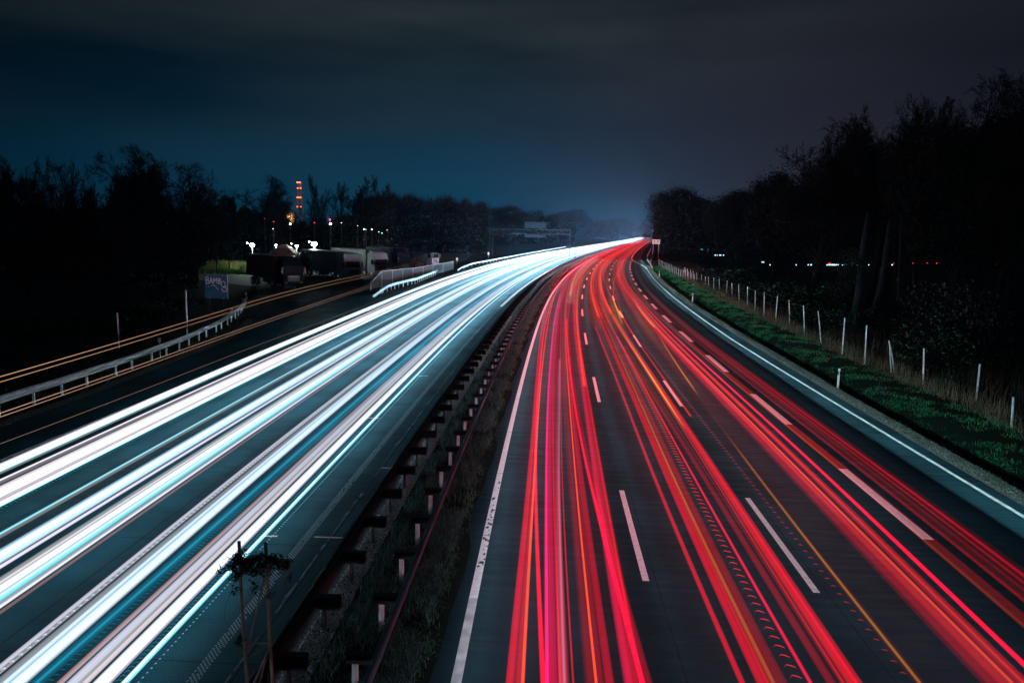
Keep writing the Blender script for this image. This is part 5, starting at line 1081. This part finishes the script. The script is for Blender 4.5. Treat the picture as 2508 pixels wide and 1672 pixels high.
# lit lawn and mound
x0, y0, _ = onz(590, 660, 0)
n = 22000; gx = rng.uniform(-52, -36, n); gy = rng.uniform(112, 134, n); keep = (np.sin(gx * 1.7) + np.sin(gy * 1.3 + gx) + rng.normal(0, .8, n)) > -1; gx, gy = gx[keep], gy[keep]; n = len(gx)
def xy_blades(name, x, y, z, h, wd, cols):
    ang = rng.uniform(0, 6.28, len(x)); V = np.zeros((len(x), 3, 3)); V[:, 0] = np.stack([x - wd / 2, y, z], 1); V[:, 1] = np.stack([x + wd / 2, y, z], 1); V[:, 2] = np.stack([x + np.cos(ang) * h * .4, y + np.sin(ang) * h * .4, z + h], 1)
    cols = np.array(cols); C = np.repeat(cols[rng.integers(0, len(cols), len(x))] * rng.uniform(.6, 1.3, (len(x), 1)), 3, 0); b = np.arange(len(x)) * 3
    return struct(fast_mesh(name, V.reshape(-1, 3), np.stack([b, b + 1, b + 2], 1), C, M_VEG), True)
xy_blades('lawn_grass', gx, gy, np.zeros(n), rng.uniform(.08, .25, n), .09, [(.10, .22, .03), (.14, .26, .04), (.08, .18, .03)])
n = 1800; xy_blades('lawn_reeds', rng.normal(-47.0, 2.0, n), rng.normal(128, 1.0, n), np.zeros(n), rng.uniform(.4, 1.5, n), .07, [(.34, .26, .10), (.26, .24, .08), (.18, .22, .06)])
mb = MB(); rows = 10; cols_ = 22; mx, my, _ = onz(631, 657, 0)
for i in range(rows + 1):
    for j in range(cols_ + 1):
        a = (j / cols_ - .5) * 2; b_ = (i / rows - .5) * 2; h = 1.15 * max(0, 1 - a * a) ** .7 * max(0, 1 - b_ * b_) ** .7 * (1 + .12 * math.sin(j * 1.7 + i)); mb.v.append((mx + a * 3.0, 128 + b_ * 2.2, h - .03))
for i in range(rows):
    for j in range(cols_): q = i * (cols_ + 1) + j; mb.f.append((q, q + 1, q + cols_ + 2, q + cols_ + 1))
struct(mb.build('grass_mound', mat('mound_grass', (.12, .24, .04), .9, noise=(2.5, .15, (.06, .13, .03)), bump=1.0), None, True))
M_WOOD = mat('picnic_wood', (.05, .045, .035), .8)
def picnic(px, pb, label, src=None):
    x, y, _ = onz(px, pb, 0)
    if src: return copy_thing(src, (x, y, 0), .15, label=label)
    t = thing('picnic_table', label, 'picnic table', (x, y, 0), .1, 'picnic tables at the rest area')
    mb = MB(); 
    for k in range(4): mb.box((0, -.33 + k * .22, .76), (2.2, .20, .06))
    mb.build('table_top', M_WOOD, t)
    for sy in (-1, 1): mb = MB(); mb.box((0, sy * .85, .45), (2.2, .28, .06)); mb.build('bench', M_WOOD, t)
    for sx in (-.7, .7): mb = MB(); mb.box((sx, 0, .36), (.16, .5, .74)); mb.box((sx, 0, .22), (.12, 1.7, .10)); mb.box((sx, -.85, .2), (.12, .12, .4)); mb.box((sx, .85, .2), (.12, .12, .4)); mb.build('leg', M_WOOD, t)
    return t
pt = picnic(603, 663.5, 'dark picnic table silhouetted against the lit lawn'); picnic(512, 671, 'dark picnic table just above the graffiti board', pt)

# glass screen along the ramp wall
M_SCREEN = bpy.data.materials.new('dusty_glass'); M_SCREEN.use_nodes = True; _t = M_SCREEN.node_tree; _b = _t.nodes['Principled BSDF']; _b.inputs['Base Color'].default_value = (.08, .12, .14, 1); _b.inputs['Roughness'].default_value = .35
_b.inputs['Base Color'].default_value = (.012, .022, .028, 1); _b.inputs['Roughness'].default_value = .7; _b.inputs['Specular IOR Level'].default_value = .1
base_px = [(908, 712), (935, 704), (961, 699), (986, 693), (1011, 687.5), (1036, 681), (1060, 675), (1085, 668), (1110, 661)]
bs = [onz(x, y, 0) for x, y in base_px]; scn = thing('glass_screen', 'low dusty glass screen with metal posts behind the short bright guardrail', 'screen', (bs[0][0], bs[0][1], 0)); hs = [.95, 2.05, 2.0, 1.9, 1.8, 1.75, 1.7, 1.65, 1.6]
for i in range(len(bs)):
    mb = MB(); mb.box((bs[i][0], bs[i][1], hs[i] / 2), (.07, .07, hs[i])); shift(mb, scn).build('post', M_GALV, scn)
    if i < len(bs) - 1:
        a, b = Vector(bs[i]), Vector(bs[i + 1]); nrm = Vector((b.y - a.y, a.x - b.x, 0)).normalized() * .01
        mb = MB(); v = [a - nrm + Vector((0, 0, .12)), b - nrm + Vector((0, 0, .12)), b - nrm + Vector((0, 0, hs[i + 1] - .03)), a - nrm + Vector((0, 0, hs[i] - .03))]; v += [q + nrm * 2 for q in v]
        mb.add(v, [(0, 1, 2, 3), (7, 6, 5, 4), (0, 4, 5, 1), (1, 5, 6, 2), (2, 6, 7, 3), (3, 7, 4, 0)]); shift(mb, scn).build('glass_pane', M_SCREEN, scn)
        mb = MB(); mb.tube([a + Vector((0, 0, hs[i])), b + Vector((0, 0, hs[i + 1]))], .03, 6); shift(mb, scn).build('top_rail', M_GALV, scn)
# small white sign plate by the far ramp
def plate(px, pt, pb, label):
    x, y, _ = onz(px, pb, 0); zt = ony(px, pt, y)[2]; t = thing('ramp_plate', label, 'sign', (x, y, 0)); mb = MB(); mb.tube([(0, .03, -.1), (0, .03, zt)], .03, 6); mb.build('pole', M_GALVW, t); mb = MB(); mb.box((0, -.02, zt - .35), (.42, .03, .7), bev=.01); mb.build('plate', M_REFL, t)
plate(1119, 631, 646, 'small white sign plate crossed by the far amber lines'); plate(1196, 618, 632, 'small pale cabinet at the left foot of the gantry')

# ------------------------------------------------------------------ mast, tank and far lamps
M_REDL = emis('obstruction_light', (1.0, .10, .03), 14)
Ym = 700; mx = ony(734.5, 500, Ym)[0]; mz = lambda py: ony(734.5, py, Ym)[2]
ms = thing('radio_mast', 'slender lattice mast with four tiers of red lights above the left trees', 'mast', (mx, Ym, 0))
mb = MB(); zt = mz(446)
for sx, sy in ((-1, -1), (1, -1), (1, 1), (-1, 1)): mb.tube([(sx * 3.2, sy * 3.2, -1.3), (sx * 1.0, sy * 1.0, zt)], .22, 5)
z = 0; flip = 1
while z < zt - 4:
    w0 = 3.2 - 2.2 * z / zt; w1 = 3.2 - 2.2 * (z + 4) / zt
    for sy in (-1, 1): mb.tube([(-w0 * flip, sy * w0, z), (w1 * flip, sy * w1, z + 4)], .12, 4)
    mb.tube([(-w0, -w0, z), (w0, -w0, z)], .12, 4); z += 4; flip = -flip
mb.build('lattice', mat('mast_paint', (.45, .30, .26), .6), ms)
for py, xs in ((447.5, (-1.4, -.5, .5, 1.4)), (461.5, (-1.1, 1.6)), (484.2, (-1.4, 0, 1.4)), (506.8, (-1.4, 1.8))):
    mb = MB()
    for dx in xs: mb.box((dx, -3, mz(py)), (.9, .6, .8), bev=.25)
    mb.build('red_light', M_REDL, ms)
    mb = MB(); mb.box((0, -1, mz(py) - .7), (5, 4.6, .25)); mb.build('platform', M_GALV, ms)
Yt = 480; tx = ony(707, 532, Yt); tk = thing('spherical_tank', 'round tank lit amber behind the trees below the red lit mast', 'tank', (tx[0], Yt, 0))
mb = MB(); rT = 15.5 / F_PX * Yt; vs = []; fs = []
for i in range(13):
    for j in range(24): a = math.pi * i / 12; b = 2 * math.pi * j / 24; vs.append((rT * math.sin(a) * math.cos(b), rT * math.sin(a) * math.sin(b), tx[2] + rT * math.cos(a)))
for i in range(12):
    for j in range(24): fs.append((i * 24 + j, (i + 1) * 24 + j, (i + 1) * 24 + (j + 1) % 24, i * 24 + (j + 1) % 24))
mb.add(vs, fs); mb.build('sphere', mat('tank_paint', (.7, .55, .40), .7), tk, True)
for sx in (-1, 1):
    mb = MB(); mb.tube([(sx * rT * .8, 0, -1.3), (sx * rT * .8, 0, tx[2])], .25, 6); mb.build('leg', M_GALV, tk)
mb = MB(); mb.box((0, -6, .6), (1.2, .4, 1.2)); mb.box((0, -6, 3), (.1, .1, 6)); fl = mb.build('floodlight', M_GALV, tk)
ld = bpy.data.lights.new('flood', 'POINT'); ld.energy = 14000; ld.color = (1, .55, .22); ld.shadow_soft_size = .6; o = bpy.data.objects.new('flood', ld); sc.collection.objects.link(o); o.parent = tk; o.location = (1, -9, tx[2] - 2)
def far_lamp(px, py, Y, r, col, st, label, group):
    X, _, z = ony(px, py, Y); t = thing('distant_lamp', label, 'lamp', (X, Y, 0), group=group)
    mb = MB(); mb.box((0, 0, z), (2 * r, 2 * r, 2 * r), bev=r * .5); mb.build('lamp_head', emis('far_lamp_glow', col, st), t)
    mb = MB(); mb.tube([(0, r, -1.3), (0, r, z)], .025, 5); mb.build('pole', M_BLACK, t)
WHI = (.8, 1.0, 1.0)
for px, py, r, col, st, lb_ in ((711, 548.5, .30, WHI, 8, 'white lamp below the amber tank'), (809.5, 548, .42, (1, .98, .7), 12, 'warm white lamp at the foot of the slim bare trees'), (808, 538, .34, (1, .05, .08), 5, 'red lamp just above the warm white lamp'), (770, 545.5, .26, (1, .03, .1), 1.6, 'dim red lamp between the mast and the warm white lamp'), (670, 543, .22, (1, .03, .08), 1.2, 'dim red lamp left of the amber tank'), (648, 535, .18, (1, .03, .08), .8, 'very dim red lamp in the round headed tree'), (836, 546, .15, WHI, 4, 'small white lamp right of the warm white lamp'), (876, 553, .16, (1, .95, .7), 2, 'dim warm lamp left of the white lamp row'), (668.5, 560.5, .15, WHI, 4, 'small white lamp above the kiosk'), (891, 561.5, .2, WHI, 6, 'first white lamp of the small row in the wood'), (896, 562, .14, WHI, 3, 'second white lamp of the small row in the wood'), (910.5, 562, .2, WHI, 6, 'third white lamp of the small row in the wood'), (928, 568, .15, (1, .9, .7), 4, 'warm lamp beside the green lamp'), (935.5, 571, .2, (.1, 1, .6), 4, 'green lamp in the dark wood'), (948, 563.5, .14, WHI, 3, 'small white lamp right of the green lamp'), (509, 557.5, .13, WHI, 2.5, 'small white lamp left of the slim dark tree'), (300, 558.5, .13, WHI, 2.5, 'lone white lamp below the tallest left tree'), (174, 564, .13, (.7, 1, .8), 1.5, 'lone greenish lamp below the fan shaped tree')):
    far_lamp(px, py, 118, r * .34, col, st, lb_, None)
# lamps of cars on the road beyond the right hand wood
def far_car(px, py, wpx, col, st, label, group, Y=210):
    X, _, z = ony(px, py, Y); w_ = wpx / F_PX * Y; mb = MB(); mb.box((0, 0, 0), (w_, .2, .30), bev=.08); o = mb.build('distant_vehicle_light', emis('far_glow', col, st)); o.location = (X, Y, z); tag(o, label, 'vehicle light', group)
gw_ = 'white lights on the road beyond the right hand wood'; gr_ = 'red lights on the road beyond the right hand wood'
for px, w_ in ((1886, 2), (1950, 2), (1979.6, 2), (1986.5, 3), (2007.5, 6), (2025, 5), (2032, 5), (2038, 4), (2043, 6), (2049, 4), (2054, 2), (2064, 7), (2073, 2), (2087, 4), (2093, 4), (2100, 2), (2114, 2), (2128, 2), (2172, 3), (2181, 3), (2185, 3)):
    far_car(px, 648.5, w_, (.45, .85, 1), 3.0, 'small white light in the row beyond the right hand wood', gw_)
for px, w_ in ((1752, 4), (1757, 2), (1764, 5), (1772, 3)): far_car(px, 625, w_, (.5, .85, 1), 1.4, 'small white light of the short row left of the wood', 'short row of white lights beyond the middle fence', 210)
far_car(1868.5, 642, 7, (.5, .85, 1), 1.2, 'single white light between the two rows of far lights', None); far_car(1719, 610.8, 5, (.3, .7, .8), .4, 'faint single bluish light farthest left beyond the fence', None)
for px, w_ in ((2031, 10), (2095, 5), (2189, 2), (2239, 8), (2257, 4), (2272, 5), (2292, 7), (2357, 8), (2417, 3), (2441, 7), (2464, 16), (2483, 6)):
    far_car(px, 644.5 if px < 2400 else 647.5, w_, (1, .02, .03), 1.1 if px < 2200 else 2.0, 'small red light in the row beyond the right hand wood', gr_)
for k_, t in list(protos.items()):
    if k_ not in used:
        for c in list(t.children): bpy.data.objects.remove(c)
        bpy.data.objects.remove(t)

# thin night mist: far things sink into blue
hz = MB(); hz.box((200, 560, 24), (1500, 1260, 56)); ho = struct(hz.build('haze', M_GROUND), True); hm = bpy.data.materials.new('mist'); hm.use_nodes = True; _t = hm.node_tree; _t.nodes.clear()
_o = _t.nodes.new('ShaderNodeOutputMaterial'); _v = _t.nodes.new('ShaderNodeVolumePrincipled'); _v.inputs['Color'].default_value = (.22, .58, 1, 1); _v.inputs['Density'].default_value = .00010; _v.inputs['Anisotropy'].default_value = .3
_t.links.new(_v.outputs[0], _o.inputs['Volume']); ho.data.materials.clear(); ho.data.materials.append(hm)
